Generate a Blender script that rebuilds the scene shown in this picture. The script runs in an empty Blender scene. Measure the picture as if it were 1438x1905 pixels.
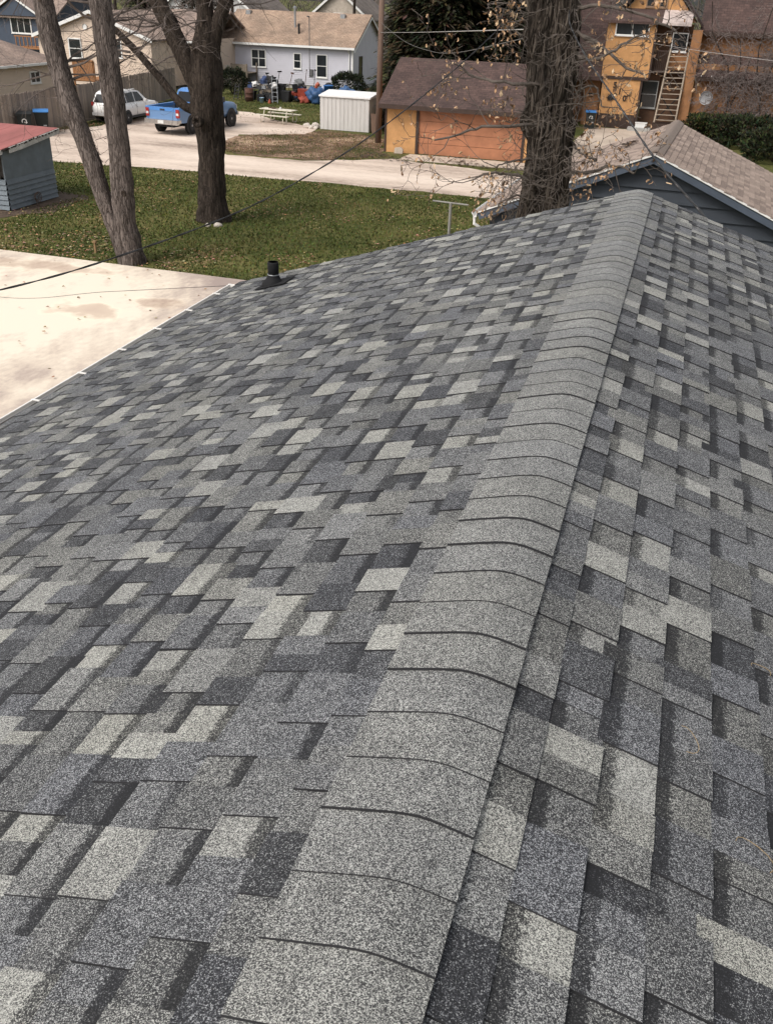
import bpy, bmesh, math, random
from mathutils import Vector, Matrix
from mathutils import noise as mnoise
rad = math.radians
sc = bpy.context.scene
COL = sc.collection

# ------------------------------------------------------------------ camera, sky, sun, exposure
cd = bpy.data.cameras.new('camera')
cd.sensor_fit = 'VERTICAL'; cd.sensor_height = 36.0
cd.lens = 36.0 * 1700.7 / 1905.0
cd.clip_start = 0.05; cd.clip_end = 2000
cam = bpy.data.objects.new('camera', cd); COL.objects.link(cam)
YAW, PIT, ROL = 0.2774, 0.5165, 0.0386
fw = Vector((-math.sin(YAW) * math.cos(PIT), math.cos(YAW) * math.cos(PIT), -math.sin(PIT)))
rt = Vector((math.cos(YAW), math.sin(YAW), 0)); up = rt.cross(fw)
r2 = rt * math.cos(ROL) + up * math.sin(ROL); u2 = up * math.cos(ROL) - rt * math.sin(ROL)
M = Matrix((r2, u2, -fw)).transposed().to_4x4(); M.translation = Vector((0.2755, 0, 7.2))
cam.matrix_world = M
sc.camera = cam

SUN_EL, SUN_AZ = rad(48), rad(215)          # azimuth clockwise from +Y
w = bpy.data.worlds.new('World'); sc.world = w; w.use_nodes = True
nt = w.node_tree; bg = nt.nodes['Background']
sky = nt.nodes.new('ShaderNodeTexSky'); sky.sky_type = 'NISHITA'; sky.sun_disc = False
sky.sun_elevation = SUN_EL; sky.sun_rotation = SUN_AZ
sky.air_density = 1.0; sky.dust_density = 4.0; sky.ozone_density = 1.0
hs = nt.nodes.new('ShaderNodeHueSaturation'); hs.inputs['Saturation'].default_value = 0.22   # overcast: grey sky
nt.links.new(sky.outputs[0], hs.inputs['Color']); nt.links.new(hs.outputs[0], bg.inputs['Color'])
bg.inputs['Strength'].default_value = 0.15
sd = bpy.data.lights.new('sun', 'SUN'); sd.energy = 1.3; sd.angle = rad(25); sd.color = (1.0, 0.93, 0.84)
sun = bpy.data.objects.new('sun', sd); COL.objects.link(sun)
sdir = Vector((math.sin(SUN_AZ) * math.cos(SUN_EL), math.cos(SUN_AZ) * math.cos(SUN_EL), math.sin(SUN_EL)))
sun.rotation_euler = sdir.to_track_quat('Z', 'Y').to_euler()
sun.location = (0, 0, 40)
vs = sc.view_settings
vs.view_transform = 'Standard'; vs.look = 'None'; vs.gamma = 1.0; vs.use_curve_mapping = False
vs.exposure = 0.42

# ------------------------------------------------------------------ materials
MATS = {}
def newmat(name):
    m = bpy.data.materials.new(name); m.use_nodes = True
    n = m.node_tree.nodes; l = m.node_tree.links
    return m, n, l, n['Principled BSDF']

def coords(n, l, scale=(1, 1, 1), rotz=0):
    tc = n.new('ShaderNodeTexCoord'); mp = n.new('ShaderNodeMapping')
    mp.inputs['Scale'].default_value = scale; mp.inputs['Rotation'].default_value = (0, 0, rotz)
    l.new(tc.outputs['Object'], mp.inputs['Vector']); return mp.outputs['Vector']

def noise_tex(n, l, vec, scale, detail=4, rough=0.6):
    t = n.new('ShaderNodeTexNoise'); t.inputs['Scale'].default_value = scale
    t.inputs['Detail'].default_value = detail; t.inputs['Roughness'].default_value = rough
    l.new(vec, t.inputs['Vector']); return t.outputs['Fac']

def ramp(n, l, fac, stops):
    r = n.new('ShaderNodeValToRGB'); e = r.color_ramp.elements
    while len(e) < len(stops): e.new(0.5)
    for i, (p, c) in enumerate(stops):
        e[i].position = p; e[i].color = (*c, 1)
    l.new(fac, r.inputs['Fac']); return r.outputs['Color']

def bump(n, l, height, strength, dist, bsdf):
    b = n.new('ShaderNodeBump'); b.inputs['Strength'].default_value = strength; b.inputs['Distance'].default_value = dist
    l.new(height, b.inputs['Height']); l.new(b.outputs[0], bsdf.inputs['Normal'])

def mixc(n, l, fac, a, b, mode='MIX'):
    x = n.new('ShaderNodeMix'); x.data_type = 'RGBA'; x.blend_type = mode
    for sock, val in ((x.inputs[0], fac), (x.inputs[6], a), (x.inputs[7], b)):
        if isinstance(val, (int, float)): sock.default_value = val
        elif isinstance(val, tuple): sock.default_value = (*val, 1) if len(val) == 3 else val
        else: l.new(val, sock)
    return x.outputs[2]

def mathn(n, l, op, a, b=None):
    x = n.new('ShaderNodeMath'); x.operation = op
    for i, v in enumerate((a, b)):
        if v is None: continue
        if isinstance(v, (int, float)): x.inputs[i].default_value = v
        else: l.new(v, x.inputs[i])
    return x.outputs[0]

def plain(name, col, rough=0.75, var=0.22, scale=3.0, bmp=0.0, bscale=40, metal=0.0, stretch=(1, 1, 1), spec=0.4):
    """painted or weathered surface: two-scale colour variation and a fine relief"""
    if name in MATS: return MATS[name]
    m, n, l, p = newmat(name)
    v = coords(n, l, stretch)
    f = noise_tex(n, l, v, scale, 6, 0.65)
    lo = tuple(c * (1 - var) for c in col); hi = tuple(min(1, c * (1 + var)) for c in col)
    l.new(ramp(n, l, f, [(0.3, lo), (0.7, hi)]), p.inputs['Base Color'])
    p.inputs['Roughness'].default_value = rough; p.inputs['Metallic'].default_value = metal
    p.inputs['Specular IOR Level'].default_value = spec
    if bmp: bump(n, l, noise_tex(n, l, v, bscale, 4), bmp, 0.01, p)
    MATS[name] = m; return m

def shingle_material():
    """mineral granules; attribute tone = (exponent, place down the exposure, dark granule band flag, hue)"""
    m, n, l, p = newmat('granule_shingle')
    at = n.new('ShaderNodeAttribute'); at.attribute_name = 'tone'
    sp = n.new('ShaderNodeSeparateColor'); l.new(at.outputs['Color'], sp.inputs[0])
    gam, vv, flag = sp.outputs[0], sp.outputs[1], sp.outputs[2]; hue = at.outputs['Alpha']
    vec = coords(n, l)
    vo = n.new('ShaderNodeTexVoronoi'); vo.inputs['Scale'].default_value = 500; l.new(vec, vo.inputs['Vector'])
    s2 = n.new('ShaderNodeSeparateColor'); l.new(vo.outputs['Color'], s2.inputs[0])
    nb = noise_tex(n, l, vec, 70, 3, 0.7)
    big = noise_tex(n, l, vec, 3.0, 4, 0.6)
    # band of darker granules near the top of a low piece, with a ragged lower limit
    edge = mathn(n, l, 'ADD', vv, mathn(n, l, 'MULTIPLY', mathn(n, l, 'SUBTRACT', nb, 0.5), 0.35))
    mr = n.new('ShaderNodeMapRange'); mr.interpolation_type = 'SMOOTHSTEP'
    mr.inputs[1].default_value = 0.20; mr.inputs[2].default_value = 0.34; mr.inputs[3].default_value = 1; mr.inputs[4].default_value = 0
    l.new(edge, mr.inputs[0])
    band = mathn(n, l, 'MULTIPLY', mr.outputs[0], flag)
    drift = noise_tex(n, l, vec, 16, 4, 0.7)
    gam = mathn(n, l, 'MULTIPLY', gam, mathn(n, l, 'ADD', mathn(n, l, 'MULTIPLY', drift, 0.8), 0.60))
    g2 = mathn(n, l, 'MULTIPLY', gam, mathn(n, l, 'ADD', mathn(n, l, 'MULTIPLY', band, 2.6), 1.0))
    r = mathn(n, l, 'ADD', mathn(n, l, 'MULTIPLY', s2.outputs[0], 0.80), mathn(n, l, 'MULTIPLY', nb, 0.20))
    val = mathn(n, l, 'POWER', r, g2)
    val = mathn(n, l, 'MULTIPLY', val, mathn(n, l, 'ADD', mathn(n, l, 'MULTIPLY', big, 0.5), 0.75))
    cool = ramp(n, l, val, [(0.0, (0.014, 0.0145, 0.017)), (0.30, (0.070, 0.073, 0.084)), (1.0, (0.50, 0.51, 0.53))])
    warm = ramp(n, l, val, [(0.0, (0.016, 0.016, 0.016)), (0.30, (0.088, 0.087, 0.082)), (1.0, (0.60, 0.595, 0.53))])
    l.new(mixc(n, l, hue, cool, warm), p.inputs['Base Color'])
    p.inputs['Roughness'].default_value = 0.9; p.inputs['Specular IOR Level'].default_value = 0.35
    bump(n, l, s2.outputs[1], 0.5, 0.0015, p)
    return m

def bark_material(name, dark, light, zs=0.25, scale=9, strength=1.0, crack=0.16, depth=0.45):
    """upright plates: cell edges are the cracks, cells differ in tone"""
    m, n, l, p = newmat(name)
    v = coords(n, l, (1, 1, zs))
    wv = n.new('ShaderNodeTexNoise'); wv.inputs['Scale'].default_value = 6; wv.inputs['Detail'].default_value = 4; l.new(v, wv.inputs['Vector'])
    ad = n.new('ShaderNodeMixRGB'); ad.blend_type = 'ADD'; ad.inputs[0].default_value = 0.12; l.new(v, ad.inputs[1]); l.new(wv.outputs['Color'], ad.inputs[2])
    ed = n.new('ShaderNodeTexVoronoi'); ed.feature = 'DISTANCE_TO_EDGE'; ed.inputs['Scale'].default_value = scale; l.new(ad.outputs[0], ed.inputs['Vector'])
    ce = n.new('ShaderNodeTexVoronoi'); ce.inputs['Scale'].default_value = scale; l.new(ad.outputs[0], ce.inputs['Vector'])
    sp = n.new('ShaderNodeSeparateColor'); l.new(ce.outputs['Color'], sp.inputs[0])
    f = noise_tex(n, l, v, scale * 3.2, 8, 0.75)
    g = noise_tex(n, l, coords(n, l, (1, 1, .5)), 1.6, 5, 0.65)
    t = mathn(n, l, 'ADD', mathn(n, l, 'MULTIPLY', f, 0.55), mathn(n, l, 'ADD', mathn(n, l, 'MULTIPLY', sp.outputs[0], 0.28), mathn(n, l, 'MULTIPLY', g, 0.55)))
    body = ramp(n, l, t, [(0.46, dark), (0.68, tuple((a + b) / 2 for a, b in zip(dark, light))), (0.88, light)])
    cr = n.new('ShaderNodeMapRange'); cr.inputs[1].default_value = 0.0; cr.inputs[2].default_value = crack; cr.interpolation_type = 'SMOOTHSTEP'; l.new(ed.outputs['Distance'], cr.inputs[0])
    c = mixc(n, l, cr.outputs[0], tuple(q * (1 - depth) + e * depth * 0 for q, e in zip(dark, light)), body)
    c = mixc(n, l, min(1.0, depth * 1.6), body, c)
    l.new(c, p.inputs['Base Color']); p.inputs['Roughness'].default_value = 0.95; p.inputs['Specular IOR Level'].default_value = 0.15
    h = mathn(n, l, 'ADD', mathn(n, l, 'MULTIPLY', cr.outputs[0], 0.7), mathn(n, l, 'MULTIPLY', f, 0.5))
    bump(n, l, h, strength, 0.05, p)
    return m

def roof_material(name, a, b, rotz=0, scale=(1, 1, 1), mortar=0.02):
    """distant roofing: courses too far away to tell apart"""
    m, n, l, p = newmat(name)
    v = coords(n, l, scale, rotz)
    br = n.new('ShaderNodeTexBrick'); l.new(v, br.inputs['Vector'])
    br.inputs['Scale'].default_value = 1.0; br.inputs['Brick Width'].default_value = 0.32
    br.inputs['Row Height'].default_value = 0.15; br.inputs['Mortar Size'].default_value = 0.008
    br.inputs['Color1'].default_value = (*a, 1); br.inputs['Color2'].default_value = (*b, 1)
    br.inputs['Mortar'].default_value = (a[0] * .5, a[1] * .5, a[2] * .5, 1); br.inputs['Bias'].default_value = 0.0
    v2 = coords(n, l); f = noise_tex(n, l, v2, 0.7, 6, 0.65); g = noise_tex(n, l, v2, 9, 3, 0.7)
    fac = ramp(n, l, f, [(0.3, (0.62, 0.62, 0.62)), (0.7, (1.25, 1.22, 1.18))])
    c = mixc(n, l, 1.0, br.outputs['Color'], fac, 'MULTIPLY')
    c = mixc(n, l, 0.6, c, ramp(n, l, g, [(0.35, (0.6, 0.6, 0.6)), (0.65, (1.3, 1.3, 1.3))]), 'MULTIPLY')
    l.new(c, p.inputs['Base Color']); p.inputs['Roughness'].default_value = 0.92
    bump(n, l, br.outputs['Fac'], 0.4, 0.01, p)
    return m

def ground_material(name, stops, s1=0.35, s2=6, bmp=0.5, mix2=0.5, stretch=(1, 1, 1)):
    m, n, l, p = newmat(name)
    v = coords(n, l, stretch)
    a = noise_tex(n, l, v, s1, 8, 0.65); b = noise_tex(n, l, v, s2, 6, 0.75)
    f = mathn(n, l, 'ADD', mathn(n, l, 'MULTIPLY', a, 1 - mix2), mathn(n, l, 'MULTIPLY', b, mix2))
    l.new(ramp(n, l, f, stops), p.inputs['Base Color'])
    p.inputs['Roughness'].default_value = 0.95; p.inputs['Specular IOR Level'].default_value = 0.15
    bump(n, l, b, bmp, 0.03, p)
    return m

def attr_material(name, rough=0.8, transl=0.0):
    """leaves, blades and needles: colour carried by each small face"""
    m, n, l, p = newmat(name)
    at = n.new('ShaderNodeAttribute'); at.attribute_name = 'tone'
    l.new(at.outputs['Color'], p.inputs['Base Color']); p.inputs['Roughness'].default_value = rough
    p.inputs['Specular IOR Level'].default_value = 0.2
    return m

SHINGLE = shingle_material()
EDGE = plain('asphalt_edge', (0.022, 0.022, 0.024), 0.9)
ATTR = attr_material('foliage')
BARK_GREY = bark_material('grey_bark', (0.036, 0.028, 0.024), (0.21, 0.175, 0.158), .13, 24, .8, .12, .35)
BARK_BROWN = bark_material('brown_bark', (0.020, 0.015, 0.012), (0.080, 0.062, 0.050), .10, 22, .8, .14, .3)
BARK_OAK = bark_material('oak_bark', (0.024, 0.018, 0.014), (0.16, 0.132, 0.108), .17, 15, .9, .22, .45)
TWIG = plain('twig_bark', (0.10, 0.080, 0.070), 0.9, 0.4, 5)
GLASS = plain('window_glass', (0.018, 0.021, 0.024), 0.08, 0.4, 0.8, spec=0.6)
WHITE = plain('white_trim', (0.72, 0.71, 0.69), 0.5, 0.06, 2)
BLACK = plain('black_rubber', (0.012, 0.012, 0.013), 0.7)
STEEL = plain('galvanised_steel', (0.34, 0.35, 0.36), 0.4, 0.2, 6, metal=0.7)
CHROME = plain('chrome_bumper', (0.6, 0.6, 0.6), 0.22, 0.1, 4, metal=0.9)

# ------------------------------------------------------------------ mesh helpers
class MB:
    def __init__(s): s.v = []; s.f = []; s.m = []; s.t = []
    def add(s, vs, fs, m=0, tone=None):
        n = len(s.v); s.v += [tuple(v) for v in vs]; s.f += [tuple(i + n for i in f) for f in fs]; s.m += [m] * len(fs)
        if tone is not None: s.t += ([tone] * len(vs) if not isinstance(tone, list) else tone)
        return s
    def box(s, c, d, m=0, rot=None):
        vs = []
        for z in (-.5, .5):
            for x, y in ((-.5, -.5), (.5, -.5), (.5, .5), (-.5, .5)):
                q = Vector((x * d[0], y * d[1], z * d[2]))
                if rot is not None: q = rot @ q
                vs.append(q + Vector(c))
        return s.add(vs, [(3, 2, 1, 0), (4, 5, 6, 7), (0, 1, 5, 4), (1, 2, 6, 5), (2, 3, 7, 6), (3, 0, 4, 7)], m)
    def b2(s, a, b, m=0):
        return s.box([(a[i] + b[i]) / 2 for i in range(3)], [abs(a[i] - b[i]) for i in range(3)], m)
    def bar(s, a, b, w, h=None, m=0):
        a = Vector(a); b = Vector(b); d = b - a; q = d.to_track_quat('X', 'Z').to_matrix()
        return s.box((a + b) / 2, (d.length, w, h or w), m, q)
    def prism(s, poly, ext, m=0):
        """polygon (3D points) extruded by the vector ext"""
        n = len(poly); e = Vector(ext); vs = [Vector(p) for p in poly] + [Vector(p) + e for p in poly]
        fs = [tuple(range(n - 1, -1, -1)), tuple(range(n, 2 * n))]
        fs += [(i, (i + 1) % n, n + (i + 1) % n, n + i) for i in range(n)]
        return s.add(vs, fs, m)
    def tube(s, pts, rs, seg=8, m=0, tone=None, lump=0.0, lsc=3.0, cap=True, ell=1.0, furrow=0, FQ=9):
        pts = [Vector(p) for p in pts]; n = len(pts)
        if not isinstance(rs, (list, tuple)): rs = [rs] * n
        t = (pts[1] - pts[0]).normalized()
        ref = Vector((1, 0, 0)) if abs(t.x) < 0.9 else Vector((0, 1, 0))
        u = (ref - t * ref.dot(t)).normalized(); vs = []
        for i in range(n):
            t = (pts[min(i + 1, n - 1)] - pts[max(i - 1, 0)]).normalized()
            u = (u - t * u.dot(t)).normalized(); v = t.cross(u)
            for k in range(seg):
                a = 2 * math.pi * k / seg; r = rs[i]
                q = pts[i] + u * math.cos(a) * r + v * math.sin(a) * r * ell
                if lump:
                    r *= 1 + lump * mnoise.noise(q * lsc)
                    if furrow: r *= 1 + furrow * (abs(mnoise.noise(Vector((q.x * FQ, q.y * FQ, q.z * FQ * .11)))) - 0.22)
                    q = pts[i] + u * math.cos(a) * r + v * math.sin(a) * r * ell
                vs.append(q)
        fs = [(i * seg + k, i * seg + (k + 1) % seg, (i + 1) * seg + (k + 1) % seg, (i + 1) * seg + k) for i in range(n - 1) for k in range(seg)]
        if cap: fs += [tuple(range(seg - 1, -1, -1)), tuple((n - 1) * seg + k for k in range(seg))]
        return s.add(vs, fs, m, tone)
    def lathe(s, prof, c, axis='Z', seg=16, m=0):
        c = Vector(c); vs = []
        for r, h in prof:
            for k in range(seg):
                a = 2 * math.pi * k / seg; x, y = r * math.cos(a), r * math.sin(a)
                vs.append(c + (Vector((x, y, h)) if axis == 'Z' else Vector((h, x, y)) if axis == 'X' else Vector((x, h, y))))
        n = len(prof)
        fs = [(i * seg + k, i * seg + (k + 1) % seg, (i + 1) * seg + (k + 1) % seg, (i + 1) * seg + k) for i in range(n - 1) for k in range(seg)]
        return s.add(vs, fs, m)
    def build(s, name, mats, parent=None, smooth=False, world=False):
        me = bpy.data.meshes.new(name); me.from_pydata(s.v, [], s.f)
        if not isinstance(mats, (list, tuple)): mats = [mats]
        for m in mats: me.materials.append(m)
        if len(mats) > 1: me.polygons.foreach_set('material_index', s.m)
        if s.t:
            a = me.attributes.new('tone', 'FLOAT_COLOR', 'POINT')
            a.data.foreach_set('color', [x for t in s.t for x in (t if len(t) == 4 else (*t, 1.0))])
        if smooth: me.polygons.foreach_set('use_smooth', [True] * len(me.polygons))
        me.validate(); me.update()
        o = bpy.data.objects.new(name, me); COL.objects.link(o)
        if parent is not None:
            o.parent = parent
            if world:
                r = parent
                off = Vector((0, 0, 0))
                while r is not None: off += r.location; r = r.parent
                o.location = -off
        return o

def tag(o, label, cat=None, group=None, kind=None):
    if label: o['label'] = label
    if cat: o['category'] = cat
    if group: o['group'] = group
    if kind: o['kind'] = kind
    return o

def thing(name, label, cat, loc=(0, 0, 0), rz=0, group=None):
    o = bpy.data.objects.new(name, None); COL.objects.link(o); o.empty_display_size = 0.2
    o.location = loc; o.rotation_euler = (0, 0, rz); return tag(o, label, cat, group)

def struct(name, mb, mat): return tag(mb.build(name, mat), None, kind='structure')

def copy_tree(o, parent=None):
    c = o.copy(); COL.objects.link(c); c.parent = parent
    for ch in list(o.children): copy_tree(ch, c)
    return c

def wobble(poly, step, amp, seed):
    rng = random.Random(seed); out = []
    for i in range(len(poly)):
        a = Vector(poly[i]); b = Vector(poly[(i + 1) % len(poly)]); n = max(1, int((b - a).length / step))
        for k in range(n):
            q = a.lerp(b, k / n)
            out.append((q.x + rng.uniform(-amp, amp), q.y + rng.uniform(-amp, amp)))
    return out

def sheet(name, poly, z, mat, step=0.5, amp=0.12, seed=1):
    bm = bmesh.new(); vs = [bm.verts.new((x, y, z)) for x, y in (wobble(poly, step, amp, seed) if step else poly)]
    f = bm.faces.new(vs); f.normal_update()
    if f.normal.z < 0: f.normal_flip()
    bmesh.ops.triangulate(bm, faces=bm.faces[:])
    me = bpy.data.meshes.new(name); bm.to_mesh(me); bm.free(); me.materials.append(mat)
    o = bpy.data.objects.new(name, me); COL.objects.link(o); o['kind'] = 'structure'; return o

def lap_wall(mb, o, u, nrm, a, b, z0, z1, exp=0.12, proud=0.014, limit=None, m=0):
    """overlapping horizontal boards as a saw-tooth face; limit(z) narrows the run for a gable"""
    o = Vector(o); u = Vector(u); nrm = Vector(nrm); z = z0
    while z < z1 - 1e-4:
        zt = min(z + exp, z1)
        a0, b0 = limit(z) if limit else (a, b); a1, b1 = limit(zt) if limit else (a, b)
        Z = Vector((0, 0, 1))
        p = [o + u * a0 + nrm * proud + Z * z, o + u * b0 + nrm * proud + Z * z, o + u * b1 + Z * zt, o + u * a1 + Z * zt]
        q = [o + u * a0 + Z * z, o + u * b0 + Z * z]
        mb.add(p + q, [(0, 1, 2, 3), (4, 5, 1, 0)], m); z = zt

def window(root, o, u, nrm, a, z, wd, ht, cols=1, rows=2, frame=WHITE, t=0.07, glass=GLASS, name='window', sill=True):
    """a: left edge along u, z: bottom; frame with glass pane and glazing bar sub-parts"""
    o = Vector(o); u = Vector(u); nrm = Vector(nrm); Z = Vector((0, 0, 1))
    rot = Matrix((u, nrm, Z)).transposed()
    def bx(mb, x0, x1, z0, z1, d0, d1): mb.box(o + u * (x0 + x1) / 2 + Z * (z0 + z1) / 2 + nrm * ((d0 + d1) / 2 + .022), (x1 - x0, d1 - d0, z1 - z0), 0, rot)
    f = MB(); bx(f, a, a + wd, z, z + t, -.02, .05); bx(f, a, a + wd, z + ht - t, z + ht, -.02, .05)
    bx(f, a, a + t, z + t, z + ht - t, -.02, .05); bx(f, a + wd - t, a + wd, z + t, z + ht - t, -.02, .05)
    w_ = f.build(name, frame, root, world=True)
    cw = (wd - 2 * t) / cols; ch = (ht - 2 * t) / rows
    for i in range(cols):
        for j in range(rows):
            g = MB(); bx(g, a + t + i * cw, a + t + (i + 1) * cw, z + t + j * ch, z + t + (j + 1) * ch, -.015, .018 + .004 * (j % 2))
            g.build('pane', glass, w_, world=True)
    for i in range(1, cols):
        g = MB(); bx(g, a + t + i * cw - .025, a + t + i * cw + .025, z + t, z + ht - t, -.01, .042); g.build('glazing_bar', frame, w_, world=True)
    for j in range(1, rows):
        g = MB(); bx(g, a + t, a + wd - t, z + t + j * ch - .022, z + t + j * ch + .022, -.01, .038); g.build('glazing_bar', frame, w_, world=True)
    if sill:
        g = MB(); bx(g, a - .04, a + wd + .04, z - .05, z - .003, -.02, .085); g.build('sill', frame, w_, world=True)
    return w_

def gable_roof(mb, x0, x1, y0, y1, ze, zr, axis='X', th=0.14, m=0):
    """two slabs with thickness; axis is the direction of the ridge"""
    if axis == 'X':
        ym = (y0 + y1) / 2
        for ya in (y0, y1):
            mb.prism([(x0, ya, ze), (x0, ym, zr), (x0, ym, zr - th), (x0, ya, ze - th)], (x1 - x0, 0, 0), m)
    else:
        xm = (x0 + x1) / 2
        for xa in (x0, x1):
            mb.prism([(xa, y0, ze), (xm, y0, zr), (xm, y0, zr - th), (xa, y0, ze - th)], (0, y1 - y0, 0), m)

# ------------------------------------------------------------------ ground
GRASS = ground_material('grass_ground', [(0.34, (0.030, 0.038, 0.010)), (0.46, (0.058, 0.068, 0.018)), (0.54, (0.115, 0.108, 0.036)), (0.64, (0.21, 0.155, 0.075))], 0.33, 5.0)
DEAD = ground_material('dead_grass_ground', [(0.40, (0.055, 0.058, 0.018)), (0.465, (0.115, 0.085, 0.045)), (0.50, (0.13, 0.080, 0.055)), (0.54, (0.27, 0.18, 0.12)), (0.61, (0.42, 0.30, 0.205))], 0.30, 3.0, mix2=.35)
GRAVEL = ground_material('pale_gravel', [(0.38, (0.24, 0.185, 0.15)), (0.45, (0.42, 0.335, 0.275)), (0.51, (0.57, 0.465, 0.385)), (0.60, (0.68, 0.575, 0.485))], 0.25, 9, 0.3, 0.38, (0.3, 1.3, 1))
CONC = ground_material('driveway_concrete', [(0.41, (0.33, 0.265, 0.235)), (0.47, (0.45, 0.37, 0.315)), (0.51, (0.59, 0.50, 0.41)), (0.57, (0.73, 0.645, 0.53))], 0.16, 2.6, 0.08, 0.2, (1.0, 0.55, 1))
def add_stain(mat, marks):
    n, l = mat.node_tree.nodes, mat.node_tree.links; p = n['Principled BSDF']
    src = p.inputs['Base Color'].links[0].from_socket
    v = coords(n, l); nz = n.new('ShaderNodeTexNoise'); nz.inputs['Scale'].default_value = 1.3; nz.inputs['Detail'].default_value = 5; l.new(v, nz.inputs['Vector'])
    for (x, y, rx, ry) in marks:
        mp = n.new('ShaderNodeMapping'); mp.inputs['Location'].default_value = (-x / rx, -y / ry, 0); mp.inputs['Scale'].default_value = (1 / rx, 1 / ry, 0); l.new(v, mp.inputs['Vector'])
        ln = n.new('ShaderNodeVectorMath'); ln.operation = 'LENGTH'; l.new(mp.outputs[0], ln.inputs[0])
        d = mathn(n, l, 'ADD', ln.outputs['Value'], mathn(n, l, 'MULTIPLY', mathn(n, l, 'SUBTRACT', nz.outputs['Fac'], .5), 2.2))
        fac = ramp(n, l, d, [(0.0, (.74, .67, .65)), (.45, (.80, .74, .71)), (.80, (1.06, 1.05, 1.03)), (1.0, (1.0, 1.0, 1.0))])
        src = mixc(n, l, 1.0, src, fac, 'MULTIPLY')
    l.new(src, p.inputs['Base Color'])
add_stain(CONC, [(-13.2, 19.35, 1.25, .75), (-11.9, 20.6, .9, .55), (-16.5, 22.4, 2.6, .7), (-18.5, 17.5, 1.6, .9)])
SOIL = ground_material('bare_soil', [(0.3, (0.045, 0.032, 0.025)), (0.55, (0.11, 0.08, 0.06)), (0.75, (0.17, 0.13, 0.10))], 0.8, 7)
g = MB(); g.add([(-500, -120, 0), (400, -120, 0), (400, 700, 0), (-500, 700, 0)], [(0, 1, 2, 3)])
struct('ground', g, GRASS)
sheet('alley', [(-70, 38.3), (-27, 37.9), (-20, 38.5), (-11, 38.7), (-4, 38.4), (40, 38.6), (40, 43.2), (-5, 44.4), (-13.2, 46.4), (-14.5, 45.4), (-17, 43.6), (-21, 43.4), (-22.6, 46.2), (-23.4, 50.2), (-19.9, 52.2), (-20.8, 55.2), (-24.2, 57.4), (-27.2, 60.2), (-31.6, 60.5), (-31.8, 48.8), (-33, 45.4), (-33.4, 43), (-70, 43)], 0.006, GRAVEL, 0.6, 0.14, 2)
CONC2 = ground_material('apron_concrete', [(0.3, (0.33, 0.27, 0.22)), (0.55, (0.52, 0.43, 0.35)), (0.75, (0.62, 0.54, 0.45))], 0.5, 6, 0.15)
sheet('garage_apron', [(-13.0, 46.3), (-6.2, 46.3), (-6.2, 48.3), (-13.0, 48.3)], 0.012, CONC2, 0.4, 0.07, 3)
sheet('house_driveway', [(-6.3, 44.3), (-1.2, 44.3), (-1.0, 65.6), (-5.6, 65.6), (-5.9, 50)], 0.012, CONC2, 0.5, 0.05, 4)
sheet('driveway', [(-60, -25), (-4.4, -25), (-4.4, 23.35), (-10.7, 23.42), (-60, 24.0)], 0.02, CONC, 1.0, 0.012, 5)
sheet('worn_patch', [(-23.2, 46.0), (-20.8, 43.9), (-16.8, 43.9), (-14.8, 45.8), (-14.4, 48.0), (-15.6, 52.6), (-17.2, 53.7), (-20.2, 54.5), (-20.4, 52.4), (-23.2, 50.0)], 0.016, DEAD, 0.5, 0.3, 6)
sheet('soil_bed', [(-26, 26.6), (-22.2, 26.8), (-20.6, 28.6), (-21.0, 31.6), (-22.2, 32.0), (-26, 31.8)], 0.01, SOIL, 0.4, 0.16, 7)

ALLEY = [(-70, 38.3), (-27, 37.9), (-20, 38.5), (-11, 38.7), (-4, 38.4), (40, 38.6), (40, 43.2), (-5, 44.4), (-13.2, 46.4), (-14.5, 45.4), (-17, 43.6), (-21, 43.4), (-22.6, 46.2), (-23.4, 50.2), (-19.9, 52.2), (-20.8, 55.2), (-24.2, 57.4), (-27.2, 60.2), (-31.6, 60.5), (-31.8, 48.8), (-33, 45.4), (-33.4, 43), (-70, 43)]
def in_alley(x, y):
    c = False; j = len(ALLEY) - 1
    for i in range(len(ALLEY)):
        (xi, yi), (xj, yj) = ALLEY[i], ALLEY[j]
        if (yi > y) != (yj > y) and x < (xj - xi) * (y - yi) / (yj - yi) + xi: c = not c
        j = i
    return c
def blades(name, n, region, hmin, hmax, cols, seed, label, cat, avoid=None, wmul=1.0):
    rng = random.Random(seed); mb = MB()
    x0, x1, y0, y1 = region; k = 0
    while k < n:
        x = rng.uniform(x0, x1); y = rng.uniform(y0, y1)
        if avoid and avoid(x, y): continue
        if in_alley(x, y) and rng.random() < .97: continue
        k += 1
        h = rng.uniform(hmin, hmax); a = rng.uniform(0, math.pi); wd = rng.uniform(.012, .035) * wmul
        lx, ly = rng.uniform(-.04, .04), rng.uniform(-.04, .04)
        pn = mnoise.noise(Vector((x * .5, y * .5, 3.1))) + rng.uniform(-.5, .5)
        c = cols[0] if pn < -.1 else cols[1] if pn < .38 else cols[2]
        c = tuple(q * rng.uniform(.75, 1.3) for q in c)
        dx, dy = math.cos(a) * wd, math.sin(a) * wd
        mb.add([(x - dx, y - dy, 0), (x + dx, y + dy, 0), (x + lx, y + ly, h)], [(0, 1, 2)], 0, c)
    return tag(mb.build(name, ATTR), label, cat, kind='stuff')

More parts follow.
